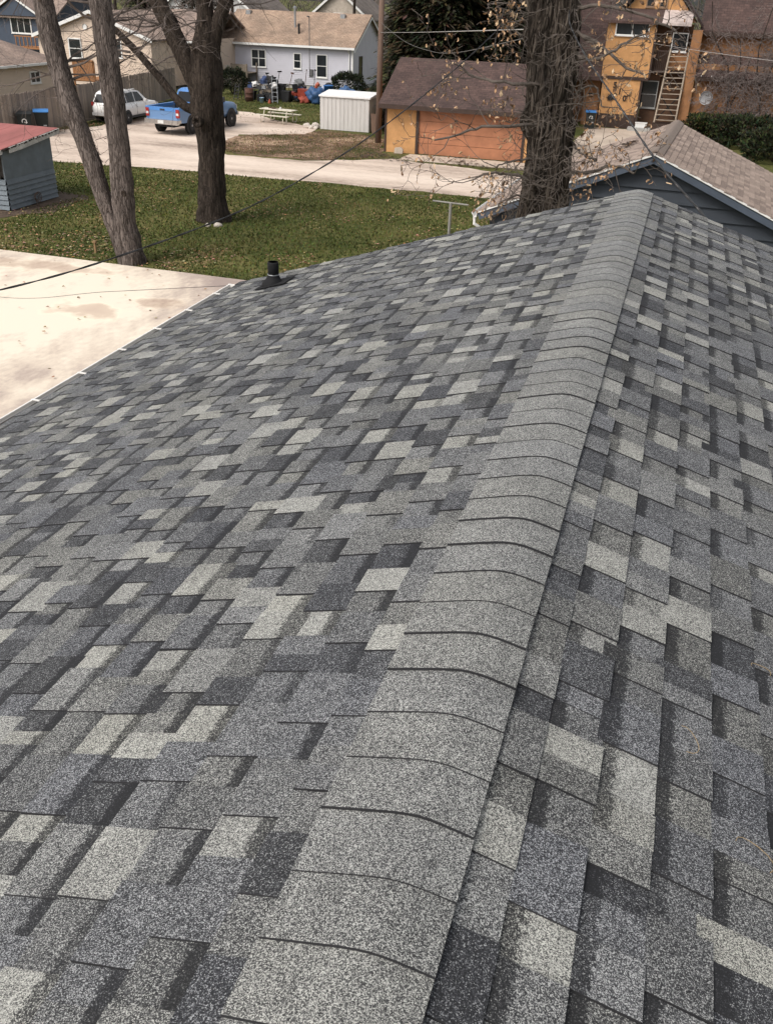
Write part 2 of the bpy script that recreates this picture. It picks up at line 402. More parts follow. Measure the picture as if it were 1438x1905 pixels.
GC = [(0.048, 0.060, 0.014), (0.085, 0.098, 0.024), (0.128, 0.126, 0.042)]
def lawn_avoid(x, y):
    if -26 < x < -21.4 and 26.8 < y < 31.6: return True
    return x > 2.4 + (y - 23) * .1
blades('lawn_grass', 70000, (-27, 1.5, 23.5, 38.5), .03, .085, GC, 11, 'short green lawn between the driveway and the gravel alley', 'grass', lawn_avoid)
blades('yard_grass', 26000, (-34, -15, 55.5, 76), .04, .11, GC, 12, 'patchy grass around the picnic table and white shed', 'grass')
blades('worn_grass', 9000, (-22.8, -14.6, 44.2, 54), .03, .09, [(0.05, 0.06, 0.014), (0.13, 0.10, 0.045), (0.26, 0.18, 0.10)], 13, 'thin brown grass beside the orange garage', 'grass')
blades('verge_grass', 3500, (-33.0, -31.8, 42.5, 62), .04, .12, [(0.03, 0.05, 0.01), (0.07, 0.09, 0.02), (0.2, 0.15, 0.06)], 14, 'strip of grass along the foot of the wooden fence', 'grass')

def litter(name, n, region, cols, seed, label, size=(.025, .06), clump=.0):
    rng = random.Random(seed); mb = MB(); x0, x1, y0, y1 = region; k = 0
    while k < n:
        x = rng.uniform(x0, x1); y = rng.uniform(y0, y1)
        if clump and mnoise.noise(Vector((x * .45, y * .45, 7.7))) + rng.uniform(-.35, .35) < clump: continue
        k += 1
        a = rng.uniform(0, 6.28); s = rng.uniform(*size); z = rng.uniform(.03, .075)
        c = tuple(q * rng.uniform(.7, 1.25) for q in rng.choice(cols))
        ca, sa = math.cos(a) * s, math.sin(a) * s; t = rng.uniform(-.02, .035)
        mb.add([(x - ca, y - sa, z), (x + sa * .6, y - ca * .6, z + t), (x + ca, y + sa, z), (x - sa * .6, y + ca * .6, z + t * .3)], [(0, 1, 2, 3)], 0, c)
    return tag(mb.build(name, ATTR), label, 'leaves', kind='stuff')
LC = [(0.34, 0.225, 0.12), (0.26, 0.165, 0.085), (0.40, 0.29, 0.17), (0.18, 0.11, 0.06)]
litter('fallen_leaves', 2700, (-26, 0, 23.6, 38.2), LC, 21, 'tan fallen leaves scattered over the green lawn', clump=.30)
litter('leaf_drift', 1000, (-26, -6, 23.5, 26.5), LC, 22, 'fallen leaves gathered along the edge of the driveway', clump=.05)
litter('alley_leaves', 1100, (-23, -14.6, 43.8, 53), [(0.16, 0.09, 0.06), (0.22, 0.13, 0.08), (0.10, 0.06, 0.04)], 23, 'brown leaf litter on the worn ground by the alley', clump=.0)
litter('apron_debris', 500, (-15, -6.5, 45.6, 47.6), [(0.06, 0.045, 0.035), (0.12, 0.08, 0.05)], 24, 'dark leaf debris along the orange garage apron', size=(.04, .10), clump=.15)
litter('fence_leaves', 500, (-33.2, -31.9, 42.5, 50), LC, 25, 'yellow leaves along the wooden fence base', size=(.04, .08))

# ------------------------------------------------------------------ the shingled house we stand on
RZ = 5.7325; PITCH = 0.3136; CP, SP = math.cos(PITCH), math.sin(PITCH)
YN, YF, SE, EXP = -1.6, 8.863, 4.1765, 0.143
house = thing('shingled_house', 'low gabled house with new mottled grey laminated shingles, white gutter on its eave', 'house', (0, 3.6, 0))
class Slope:
    def __init__(s, side, xr, zr, pitch): s.k = side; s.x = xr; s.z = zr; s.c = math.cos(pitch); s.s = math.sin(pitch)
    def p(s, d, y, h): return Vector((s.x + s.k * (d * s.c + h * s.s), y, s.z - d * s.s + h * s.c))
def piece_mesh(mb, S, y0, y1, s0, s1, h0, h1, gam, flag, hue, sk=0.0, rv=0.0, th=0.012):
    """one tab or cut-out: wedge from its tucked top s0 to its butt s1; top face granules, other faces bare asphalt"""
    top = [S.p(s0, y0, h0), S.p(s0, y1, h0), S.p(s1, y1 + sk, h1 + rv), S.p(s1, y0 + sk, h1)]
    bot = [S.p(s0, y0, h0 - th), S.p(s0, y1, h0 - th), S.p(s1, y1 + sk, h1 - th), S.p(s1, y0 + sk, h1 - th)]
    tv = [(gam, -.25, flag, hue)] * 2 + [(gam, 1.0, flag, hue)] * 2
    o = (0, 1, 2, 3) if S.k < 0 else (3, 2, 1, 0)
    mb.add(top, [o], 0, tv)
    mb.add(top + bot, [(0, 3, 7, 4) if S.k > 0 else (4, 7, 3, 0), (1, 5, 6, 2) if S.k > 0 else (2, 6, 5, 1), (3, 2, 6, 7) if S.k > 0 else (7, 6, 2, 3)], 1, tv * 2)

def tone_pick(rng):
    q = rng.random()
    if q < .18: return rng.uniform(.84, 1.15), rng.uniform(.7, 1)            # cream blend
    if q < .32: return rng.uniform(1.5, 1.9), rng.uniform(.35, .9)
    if q < .60: return rng.uniform(1.8, 2.4), rng.uniform(.25, .8)
    if q < .74: return rng.uniform(1.9, 2.6), rng.uniform(.05, .35)         # blue grey
    return rng.uniform(3.3, 4.7), rng.uniform(.05, .4)                      # charcoal

pieces = []
rng = random.Random(77)
roof_slopes = []
for side in (-1, 1):
    S = Slope(side, 0, RZ, PITCH)
    k0 = 0.2168 if side > 0 else 0.1735; prev = []
    k = -1; 
    while True:
        sb = k0 + k * EXP
        if sb - EXP > SE: break
        last = sb > SE
        sbb = min(sb, SE + .012)
        st = max(.012, sb - EXP - .035)
        v0cut = sb - EXP
        row = []; y = YN - rng.uniform(0, .3); tooth = rng.random() < .5
        while y < YF:
            wd = rng.uniform(.115, .21) if tooth else rng.uniform(.09, .19)
            y1 = min(y + wd, YF + rng.uniform(-.004, .01))
            if YF - y1 < .05: y1 = YF + rng.uniform(-.004, .01)
            segs = [(y, y1)]
            if rng.random() < .22 and y1 - y > .14:
                c = y + (y1 - y) * rng.uniform(.4, .6); segs = [(y, c), (c, y1)]
            lift = rng.uniform(0, .0015)
            for a, b in segs:
                for _ in range(4):                       # the mill mixes tones: rarely two alike side by side
                    gam, hue = tone_pick(rng)
                    kin = 0 if gam < 1.3 else 2 if gam > 2.8 else 1
                    if kin == 1 or rng.random() < .12 or not any(q[2] == kin and q[0] < b - .01 and q[1] > a + .01 for q in prev) and not (row and row[-1][2] == kin): break
                row.append((a, b, kin))
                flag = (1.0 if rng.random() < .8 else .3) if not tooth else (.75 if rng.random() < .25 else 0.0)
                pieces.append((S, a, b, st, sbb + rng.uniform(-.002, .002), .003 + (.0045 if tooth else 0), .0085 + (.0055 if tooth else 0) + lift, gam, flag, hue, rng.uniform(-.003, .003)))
            y = y1; tooth = not tooth
            if y1 >= YF - .02: break
        prev = row
        k += 1
cp0 = Vector((.2755, 0, 7.2))
def near(pc):
    S = pc[0]; c = S.p((pc[3] + pc[4]) / 2, (pc[1] + pc[2]) / 2, 0); d = c - cp0
    z = d.dot(fw)
    if z < .3: return 1e9
    px, py = d.dot(r2) / z, d.dot(u2) / z
    if abs(px) > .44 or py < -.58: return 1e9
    return d.length
pieces.sort(key=near)
for pc in pieces[:300]:
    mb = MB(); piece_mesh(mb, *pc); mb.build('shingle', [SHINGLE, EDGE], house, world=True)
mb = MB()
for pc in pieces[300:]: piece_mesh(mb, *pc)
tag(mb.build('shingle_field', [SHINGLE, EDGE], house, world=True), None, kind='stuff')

# ridge caps: each piece bent over the ridge, its butt towards the near end
XL, XR, CE = -.2228 * CP, .1237 * CP, 0.1605
def cap_z(x): return -math.tan(PITCH) * math.sqrt(x * x + .055 ** 2) + .0235
rng = random.Random(5)
yc = YN; ncap = 0
while yc < YF - .02:
    y1 = min(yc + CE + .05, YF + .012); nx = 15
    strong = rng.random(); lift = (.0075 + .0035 * (strong > .65) + rng.uniform(0, .0015)) * (1.0 if yc < 3.2 else .75 if yc < 5 else .45)
    off = rng.uniform(-.002, .002); gam = rng.uniform(1.30, 1.52); hue = rng.uniform(.45, .8); sk = rng.uniform(-.008, .008)
    t, vs, vb, tv = MB(), [], [], []
    for j, (yy, h) in enumerate(((yc, lift), (yc + .02, lift), (y1, .001))):
        for i in range(nx):
            x = XL + (XR - XL) * i / (nx - 1) + off
            bow = -.004 * math.sin(math.pi * i / (nx - 1)) + sk * (i / (nx - 1) - .5)
            hz = RZ + cap_z(x) + h
            vs.append((x, yy + bow, hz)); vb.append((x, yy + bow, hz - .008))
            tv.append((gam, 1, 0, hue))
    fs = [(j * nx + i, j * nx + i + 1, (j + 1) * nx + i + 1, (j + 1) * nx + i) for j in range(2) for i in range(nx - 1)]
    n = len(vs)
    t.add(vs, fs, 0, tv)
    side = [(i, n + i, n + i + 1, i + 1) for i in range(nx - 1)]
    side += [(j * nx, (j + 1) * nx, n + (j + 1) * nx, n + j * nx) for j in range(2)]
    side += [(j * nx + nx - 1, n + j * nx + nx - 1, n + (j + 1) * nx + nx - 1, (j + 1) * nx + nx - 1) for j in range(2)]
    t.add(vs + vb, side, 1, tv + tv)
    t.build('ridge_cap', [SHINGLE, EDGE], house, world=True)
    yc += CE + rng.uniform(-.003, .003)

# body of the house below the roof
SID = plain('grey_siding_paint', (0.30, 0.32, 0.34), 0.6, 0.1, 2)
m = MB()
for side in (-1, 1):
    S = Slope(side, 0, RZ - .012, PITCH)
    a = [S.p(0, YN, 0), S.p(SE, YN, 0), S.p(SE, YN, -.03), S.p(0, YN, -.03)]
    m.prism(a, (0, YF - YN - .012, 0))
m.build('roof_deck', plain('plywood', (0.3, 0.22, 0.13)), house, world=True)
EX = SE * CP; EZ = RZ - SE * SP
m = MB()
wx = EX - .35
lap_wall(m, (-wx, YF - .35, 0), (0, -1, 0), (-1, 0, 0), 0, YF - .35 - (YN + .3), .3, EZ + .05, .18)
lap_wall(m, (wx, YN + .3, 0), (0, 1, 0), (1, 0, 0), 0, YF - .35 - (YN + .3), .3, EZ + .05, .18)
lim = lambda z: ((-wx, wx) if z < EZ else (-max(.01, (RZ - .06 - z) / math.tan(PITCH)) if (RZ - .06 - z) / math.tan(PITCH) < wx else -wx, min(wx, max(.01, (RZ - .06 - z) / math.tan(PITCH)))))
lap_wall(m, (0, YF - .35, 0), (-1, 0, 0), (0, 1, 0), -wx, wx, .3, RZ - .07, .18, limit=lim)
lap_wall(m, (0, YN + .3, 0), (1, 0, 0), (0, -1, 0), -wx, wx, .3, RZ - .07, .18, limit=lim)
m.build('wall', SID, house, world=True)
m = MB(); m.b2((-wx + .02, YN + .32, 0), (wx - .02, YF - .37, .3)); m.build('foundation', plain('foundation_concrete', (0.35, 0.34, 0.32), 0.9), house, world=True)
for side in (-1, 1):
    S = Slope(side, 0, RZ - .045, PITCH)
    for yy in (YN + .0, YF - .045):
        m = MB(); m.prism([S.p(0, yy, 0), S.p(SE, yy, 0), S.p(SE, yy, -.16), S.p(0, yy, -.16)], (0, .03, 0)); m.build('rake_board', WHITE, house, world=True)
    m = MB(); m.b2((side * (EX - .4), YN + .3, EZ - .2), (side * (EX - .035), YF - .3, EZ - .17)); m.build('soffit', WHITE, house, world=True)
    m = MB(); m.b2((side * (EX - .035), YN, EZ - .2), (side * (EX - .012), YF - .02, EZ - .03)); m.build('fascia', WHITE, house, world=True)
# gutter with hangers
GUT = plain('gutter_enamel', (0.74, 0.72, 0.68), 0.45, 0.08, 8)
for side in (-1, 1):
    m = MB(); x0 = side * (EX - .008); prof = [(0, .0), (.0, -.10), (.075, -.115), (.10, -.05), (.125, -.02), (.125, .006), (.112, .006), (.112, -.018), (.088, -.048), (.068, -.103), (.012, -.09), (.012, .0)]
    m.prism([(x0 + side * (a), YN, EZ - .022 + b) for a, b in prof], (0, YF - .03 - YN, 0))
    gt = m.build('gutter', GUT, house, world=True)
    m = MB(); m.b2((x0 + side * .045, YN + .01, EZ - .10), (x0 + side * .108, YF - .045, EZ - .045)); m.build('gutter_silt', plain('gutter_silt', (0.055, 0.045, 0.038), .95, .4, 9), gt, world=True)
    m = MB(); m.b2((x0 - side * .002, YN + .005, EZ - .11), (x0 + side * .044, YF - .05, EZ - .026)); m.build('drip_edge', GUT, gt, world=True)
    y = YN + .3
    while y < YF - .1:
        m = MB(); m.b2((x0 - side * .02, y - .008, EZ - .02), (x0 + side * .128, y + .008, EZ - .012)); m.build('gutter_hanger', GUT, gt, world=True); y += .61
    m = MB(); m.b2((x0, YF - .042, EZ - .14), (x0 + side * .127, YF - .028, EZ - .012)); m.build('gutter_end', GUT, gt, world=True)
# plumbing vent with its boot
PVC = plain('vent_black_plastic', (0.012, 0.012, 0.013), 0.8, 0.3, 12, 0.3, 30, spec=0.2)
S = Slope(-1, 0, RZ, PITCH); b = S.p(3.47, 8.22, .012)
m = MB(); a = [S.p(3.28, 8.06, .021), S.p(3.62, 8.06, .021), S.p(3.62, 8.38, .021), S.p(3.28, 8.38, .021)]
m.prism(a, (-SP * .004, 0, CP * .004)); m.build('vent_flashing', PVC, house, world=True)
m = MB(); m.tube([b + Vector((0, 0, -.05)), b + Vector((0, 0, .02)), b + Vector((0, 0, .05)), b + Vector((0, 0, .08)), b + Vector((0, 0, .095))], [.125, .11, .075, .06, .056], 20)
m.build('vent_boot', PVC, house, True, True)
m = MB(); m.tube([b + Vector((0, 0, .05)), b + Vector((0, 0, .21)), b + Vector((0, 0, .22)), b + Vector((0, 0, .22)), b + Vector((0, 0, .12))], [.054, .054, .051, .044, .044], 20)
m.build('vent_pipe', PVC, house, True, True)
m = MB(); m.lathe([(.052, .094), (.058, .094), (.058, .102), (.052, .102)], b, 'Z', 20); m.build('clamp_ring', STEEL, house, True, True)
# pine needles lying on the shingles
NEED = plain('dry_needle', (0.33, 0.235, 0.11), 0.7, 0.2, 20)
S = Slope(1, 0, RZ, PITCH)
for (s_, y_, rot, ln, lab) in ((.575, 1.90, .2, 1, 'curved dry needle lying on a mid grey shingle, middle one of three'), (.745, 1.625, 1.1, 1.1, 'curved dry needle on the shingles nearest the lower right corner'), (.80, 2.36, 1.5, .7, 'short dry needle on the shingles, highest of the three')):
    pts = []
    for i in range(9):
        t = -1.9 + 3.8 * i / 8
        a, bb = .032 * ln * math.cos(t), .045 * ln * math.sin(t)
        pts.append(S.p(s_ + a * math.cos(rot) - bb * math.sin(rot), y_ + a * math.sin(rot) + bb * math.cos(rot), .018 + .003 * math.sin(i)))
    m = MB(); m.tube(pts, .0008, 5); tag(m.build('pine_needle', NEED), lab, 'needle', 'dry needles on the roof')

# ------------------------------------------------------------------ neighbouring dark blue garage
NAVY = plain('slate_blue_siding', (0.034, 0.041, 0.052), 0.75, 0.12, 2.5, 0.15, 60)
NAVYT = plain('slate_blue_trim', (0.062, 0.078, 0.105), 0.6, 0.12, 4)
TANS = plain('tan_shingle', (0.27, 0.207, 0.170), 0.92, 0.22, 30, 0.5, 200)
TAN2 = plain('tan_shingle_dark', (0.205, 0.155, 0.128), 0.92, 0.22, 30, 0.5, 200)
TAN3 = plain('tan_shingle_light', (0.33, 0.255, 0.21), 0.92, 0.2, 30, 0.5, 200)
GX, GY, GZ, GP = -0.14, 22.0, 4.38, math.atan(.415)
GYF, GS = 28.2, 4.14
dg = thing('gabled_garage', 'dark slate blue garage with wide lap siding and a tan shingle roof', 'garage', (GX, 23.4, 0), rad(-2.6))
GEX = GS * math.cos(GP); GEZ = GZ - GS * math.sin(GP)
m = MB()
for side in (-1, 1):
    S = Slope(side, GX, GZ - .012, GP)
    m.prism([S.p(0, GY - .28, 0), S.p(GS - .02, GY - .28, 0), S.p(GS - .02, GY - .28, -.03), S.p(0, GY - .28, -.03)], (0, GYF - GY + .5, 0))
m.build('roof_deck', TAN2, dg, world=True)
gw = GEX - .28
lim = lambda z: ((-gw, gw) if z < GEZ + .1 else (-min(gw, max(.01, (GZ - .07 - z) / math.tan(GP))), min(gw, max(.01, (GZ - .07 - z) / math.tan(GP)))))
z = .2
while z < GZ - .1:                                   # each wide board a piece of its own
    m = MB(); zt = min(z + .285, GZ - .1)
    lap_wall(m, (GX, GY, 0), (1, 0, 0), (0, -1, 0), -gw, gw, z, zt - .014, .29, .05, limit=lim); m.build('siding_board', NAVY, dg, world=True); z = zt
for side in (-1, 1):
    z = .2
    while z < GEZ:
        m = MB(); zt = min(z + .285, GEZ + .02)
        lap_wall(m, (GX + side * gw, GY if side > 0 else GYF, 0), (0, side, 0), (side, 0, 0), 0, GYF - GY, z, zt, .29, .022); m.build('siding_board', NAVY, dg, world=True); z = zt
m = MB(); lap_wall(m, (GX, GY + .03, 0), (1, 0, 0), (0, -1, 0), -gw, gw, .2, GZ - .1, .5, .001, limit=lim); m.build('sheathing', NAVY, dg, world=True); m = MB(); lap_wall(m, (GX, GYF, 0), (-1, 0, 0), (0, 1, 0), -gw, gw, .2, GZ - .1, .285, .02, limit=lim); m.build('wall', NAVY, dg, world=True)
m = MB(); m.b2((GX - gw + .03, GY + .03, 0), (GX + gw - .03, GYF - .03, .2)); m.build('foundation', plain('foundation_concrete', (0.35, 0.34, 0.32)), dg, world=True)
for side in (-1, 1):
    S = Slope(side, GX, GZ - .015, GP)
    m = MB(); m.prism([S.p(0, GY - .27, -.04), S.p(GS, GY - .27, -.04), S.p(GS, GY - .27, -.18), S.p(0, GY - .27, -.18)], (0, .03, 0)); m.build('rake_board', NAVYT, dg, world=True)
    m = MB(); m.prism([S.p(0, GY - .30, .018), S.p(GS, GY - .30, .018), S.p(GS, GY - .30, -.022), S.p(0, GY - .30, -.022)], (0, .024, 0)); m.build('drip_edge', WHITE, dg, world=True)
    m = MB(); m.prism([S.p(.02, GY - .24, -.05), S.p(GS, GY - .24, -.05), S.p(GS, GY - .24, -.07), S.p(.02, GY - .24, -.07)], (0, .23, 0)); m.build('soffit', NAVYT, dg, world=True)
    m = MB(); x0 = GX + side * GEX
    prof = [(0, .0), (.0, -.10), (.075, -.115), (.10, -.05), (.125, -.02), (.125, .006), (.112, .006), (.088, -.048), (.068, -.103), (.012, -.09), (.012, .0)]
    m.prism([(x0 + side * a, GY - .28, GEZ - .03 + b) for a, b in prof], (0, GYF - GY + .5, 0)); m.build('gutter', WHITE, dg, world=True)
    m = MB(); m.tube([(x0 + side * .06, GY - .2, GEZ - .12), (x0 + side * .06, GY - .2, GEZ - .3), (GX + side * (gw + .05), GY - .06, GEZ - .5), (GX + side * (gw + .05), GY - .06, .2)], .04, 8); m.build('downspout', WHITE, dg, world=True)
rng = random.Random(9); tabs = []
for side in (-1, 1):
    S = Slope(side, GX, GZ, GP); k = 0
    while True:
        sb = .16 + k * .140
        if sb > GS + .13: break
        y = GY - .30 + (k % 2) * .15 - .15
        while y < GYF + .2:
            y1 = min(y + .305, GYF + .22); a = max(y, GY - .31)
            if y1 - a > .04: tabs.append((S, a + .004, y1 - .004, max(.01, sb - .165), min(sb, GS + .02) + rng.uniform(-.004, .004), .002, .013 + rng.uniform(0, .004), rng.choice((0, 0, 1, 2))))
            y = y1
        k += 1
def tab_mesh(mb, S, y0, y1, s0, s1, h0, h1, mi):
    top = [S.p(s0, y0, h0), S.p(s0, y1, h0), S.p(s1, y1, h1), S.p(s1, y0, h1)]; bot = [p - Vector((0, 0, .014)) for p in top]
    q = [(0, 1, 2, 3), (4, 7, 3, 0), (2, 6, 5, 1), (7, 6, 2, 3)]
    mb.add(top + bot, q if S.k < 0 else [f[::-1] for f in q], mi)
tabs.sort(key=lambda t: (t[0].p(t[3], t[1], 0) - cp0).length)
for t in tabs[:300]:
    m = MB(); tab_mesh(m, *t[:-1], 0); m.build('shingle', (TANS, TAN2, TAN3)[t[-1]], dg, world=True)
m = MB()
for t in tabs[300:]: tab_mesh(m, *t)
tag(m.build('shingle_field', [TANS, TAN2, TAN3], dg, world=True), None, kind='stuff')
CAPB = plain('brown_ridge_vent', (0.185, 0.145, 0.12), 0.9, 0.15, 12, 0.3, 120)
m = MB(); tp = math.tan(GP)
prof = [(-.17, -.17 * tp + .035), (-.05, -.05 * tp + .055), (0, .047), (.05, -.05 * tp + .055), (.17, -.17 * tp + .035), (.17, -.17 * tp + .012), (0, .02), (-.17, -.17 * tp + .012)]
m.prism([(GX + a, GY - .12, GZ + b) for a, b in prof], (0, GYF - GY + .3, 0)); m.build('ridge_vent', CAPB, dg, world=True)
m = MB(); rr = random.Random(3)
for i in range(26):
    S = Slope(-1, GX, GZ, GP); p_ = S.p(rr.uniform(.75, 1.05), 25.6 + rr.uniform(-.35, .35), .03); a = rr.uniform(0, 3.1)
    m.bar(p_ - Vector((math.cos(a), math.sin(a), 0)) * .09, p_ + Vector((math.cos(a), math.sin(a), .02)) * .09, .03, .01)
tag(m.build('leaf_heap', plain('wet_leaf', (0.05, 0.03, 0.02), 0.9)), 'small dark clump of leaves caught on the tan garage roof', 'leaves', kind='stuff')

# ------------------------------------------------------------------ trees
def grow(mb, rng, p, d, r, L, depth, up=0.05, wig=.28, spread=(.5, 1.0), nch=5, tips=None, rmin=.004, zmax=99):
    n = max(4, int(L / .22)); n = min(n, 14); pts = [Vector(p)]; rs = [r]; d = Vector(d).normalized(); p = Vector(p)
    for i in range(n):
        d = (d + Vector((rng.gauss(0, 1), rng.gauss(0, 1), rng.gauss(0, 1) + up * 4)) * wig * .5).normalized()
        p = p + d * (L / n); pts.append(p.copy()); rs.append(max(rmin, r * (1 - .75 * (i + 1) / n)))
        if depth > 0 and i > 0 and rng.random() < nch / n:
            q = d.orthogonal().normalized(); q.rotate(Matrix.Rotation(rng.uniform(0, 6.28), 3, d))
            a = rng.uniform(*spread); dd = (d * math.cos(a) + q * math.sin(a))
            grow(mb, rng, p, dd, max(rmin, rs[-1] * .62), L * rng.uniform(.42, .68), depth - 1, up, wig, spread, nch, tips, rmin)
    mb.tube(pts, rs, 8 if r > .06 else 5 if r > .018 else 3, 0, cap=False)
    if tips is not None: tips.append((pts[-1], d)); tips.append((pts[len(pts) // 2], d))

def trunk_path(pts, rs, n=26):
    """smooth interpolation of trunk centre points and radii"""
    P = [Vector(p) for p in pts]; out = []; ro = []
    for i in range(n + 1):
        t = i / n * (len(P) - 1); k = min(int(t), len(P) - 2); f = t - k
        a, b = P[max(k - 1, 0)], P[min(k + 2, len(P) - 1)]
        p0, p1 = P[k], P[k + 1]; m0, m1 = (p1 - a) / 2, (b - p0) / 2
        f2, f3 = f * f, f ** 3
        out.append(p0 * (2 * f3 - 3 * f2 + 1) + m0 * (f3 - 2 * f2 + f) + p1 * (-2 * f3 + 3 * f2) + m1 * (f3 - f2))
        ro.append(rs[k] * (1 - f) + rs[k + 1] * f)
    return out, ro

# twin-stemmed tree by the driveway
tr = thing('twin_stem_tree', 'bare tree with two flaking grey stems rising from the driveway edge', 'tree', (-14.7, 23.8, 0))
m = MB(); p_, q_ = trunk_path([(-14.78, 23.85, -.1), (-14.95, 23.8, .7), (-15.21, 23.75, 1.63), (-15.6, 23.7, 3.19), (-16.0, 23.7, 4.41), (-16.35, 23.75, 6.1), (-16.6, 23.9, 7.4), (-16.9, 24.1, 9.2)], [.27, .23, .23, .25, .27, .28, .25, .18], 44)
m.tube(p_, q_, 26, lump=.14, lsc=2.6, furrow=.25); m.build('stem', BARK_GREY, tr, True, True)
m = MB(); p_, q_ = trunk_path([(-14.62, 23.85, -.1), (-14.66, 23.82, .5), (-14.68, 23.8, 1.37), (-14.63, 23.8, 3.12), (-14.66, 23.8, 4.89), (-14.72, 23.8, 6.4), (-14.8, 23.8, 7.4), (-14.6, 23.9, 9.4)], [.42, .36, .32, .305, .295, .28, .27, .18], 44)
m.tube(p_, q_, 26, lump=.14, lsc=2.6, furrow=.25); m.build('stem', BARK_GREY, tr, True, True)
m = MB(); rng = random.Random(31)
for i in range(30):
    z = rng.uniform(4.2, 8.8); st = rng.random() < .55
    x = (-15.2 - (z - 1.6) * .26) if st else -14.7
    d = Vector((rng.uniform(-1, 1), rng.uniform(-.8, .6), rng.uniform(-.35, .5)))
    grow(m, rng, (x, 23.75, z), d, rng.uniform(.02, .045), rng.uniform(1.3, 2.6), 2, .0, .35, (.4, .95), 4)
for i in range(10):
    d = Vector((rng.uniform(-1, 1), rng.uniform(-.8, .6), rng.uniform(-.1, .6)))
    grow(m, rng, (-15.0 - .2 * i * .3, 23.7, 2.6 + rng.uniform(0, 1)), d, .012, rng.uniform(.5, 1.1), 1, .1, .35, (.4, .9), 3)
m.build('branches', TWIG, tr, world=True)
m = MB(); c = Vector((-14.42, 23.47, 2.05)); m.lathe([(.09, 0), (.075, -.03), (.045, -.02), (.0, .02)], c, 'Y', 12); m.build('knot', BARK_BROWN, tr, True, True)

# large forked tree on the lawn
tr = thing('forked_tree', 'large dark-barked bare tree forking above a round knot hole, on the lawn', 'tree', (-14.95, 30, 0))
m = MB(); p_, q_ = trunk_path([(-15.0, 30, -.15), (-15.0, 30, .25), (-14.98, 30, .9), (-14.94, 30, 2), (-14.95, 30, 3.0), (-14.98, 30, 3.9), (-14.95, 30, 5.0), (-14.9, 30, 5.6), (-14.88, 30, 6.4), (-14.9, 30, 7.6), (-15.0, 30.2, 9.5)], [.70, .55, .455, .42, .46, .55, .50, .44, .27, .25, .18], 56)
m.tube(p_, q_, 30, lump=.12, lsc=1.8, furrow=.28); m.build('trunk', BARK_BROWN, tr, True, True)
for pts, rs in (([(-15.05, 29.95, 3.7), (-15.4, 29.9, 4.6), (-15.75, 29.9, 5.3), (-16.1, 29.9, 6.0), (-16.5, 29.9, 6.8), (-17.0, 29.8, 8.4)], [.34, .30, .28, .28, .28, .18]),
                ([(-14.8, 30.05, 5.2), (-14.55, 30.05, 6.0), (-14.25, 30.1, 6.7), (-14.1, 30.2, 7.6), (-14.0, 30.4, 9.0)], [.29, .24, .21, .19, .13]),
                ([(-15.2, 29.9, 3.5), (-15.85, 29.8, 3.75), (-16.5, 29.75, 4.45), (-17.1, 29.7, 5.05), (-17.7, 29.7, 5.6), (-18.25, 29.6, 6.1), (-18.8, 29.6, 6.9)], [.17, .14, .12, .11, .10, .085, .06])):
    p_, q_ = trunk_path(pts, rs, 24); m = MB(); m.tube(p_, q_, 18, lump=.15, lsc=2.5, furrow=.2); m.build('limb', BARK_BROWN, tr, True, True)
m = MB(); c = Vector((-15.02, 29.26, 3.3)); m.lathe([(.17, .12), (.185, -.02), (.14, -.05), (.09, -.02), (.0, .07)], c, 'Y', 16); m.build('knot_hole', bark_material('knot_bark', (0.02, 0.015, 0.012), (0.07, 0.055, 0.045)), tr, True, True)
m = MB(); rng = random.Random(41)
for (a, n_) in (((-16.2, 29.9, 6.3), 7), ((-17.4, 29.7, 5.3), 7), ((-18.3, 29.6, 6.2), 6), ((-14.3, 30.1, 6.6), 5), ((-14.9, 30, 7.4), 5), ((-15.7, 29.9, 5.3), 3)):
    for i in range(n_):
        d = Vector((rng.uniform(-1, .8), rng.uniform(-.8, .4), rng.uniform(-.35, .45)))
        grow(m, rng, Vector(a) + Vector((rng.uniform(-.3, .3), 0, rng.uniform(-.3, .3))), d, rng.uniform(.018, .045), rng.uniform(1.2, 2.5), 2, -.02, .35, (.4, .95), 4)
m.build('branches', TWIG, tr, world=True)
STONE = plain('pale_stone', (0.45, 0.40, 0.35), 0.9, 0.25, 6, 0.3, 20)
rng = random.Random(8)
def rock(name, c, s, rng, mat, parent=None):
    bm = bmesh.new(); bmesh.ops.create_icosphere(bm, subdivisions=2, radius=1)
    o_ = Vector((rng.uniform(0, 50), rng.uniform(0, 50), 0)); mb = MB()
    for v in bm.verts: v.co *= 1 + .35 * mnoise.noise(v.co * 1.1 + o_)
    mb.add([(v.co.x * s[0] + c[0], v.co.y * s[1] + c[1], v.co.z * s[2] + c[2]) for v in bm.verts], [[v.index for v in f.verts] for f in bm.faces]); bm.free()
    return mb.build(name, mat, parent)
for x, y, s, lab in ((-14.75, 29.05, .12, 'pale stone at the left foot of the forked tree'), (-14.45, 29.2, .15, 'larger pale stone at the right foot of the forked tree')):
    tag(rock('stone', (x, y, .05), (s, s * .8, s * .55), rng, STONE), lab, 'stone', 'stones at the foot of the forked tree')

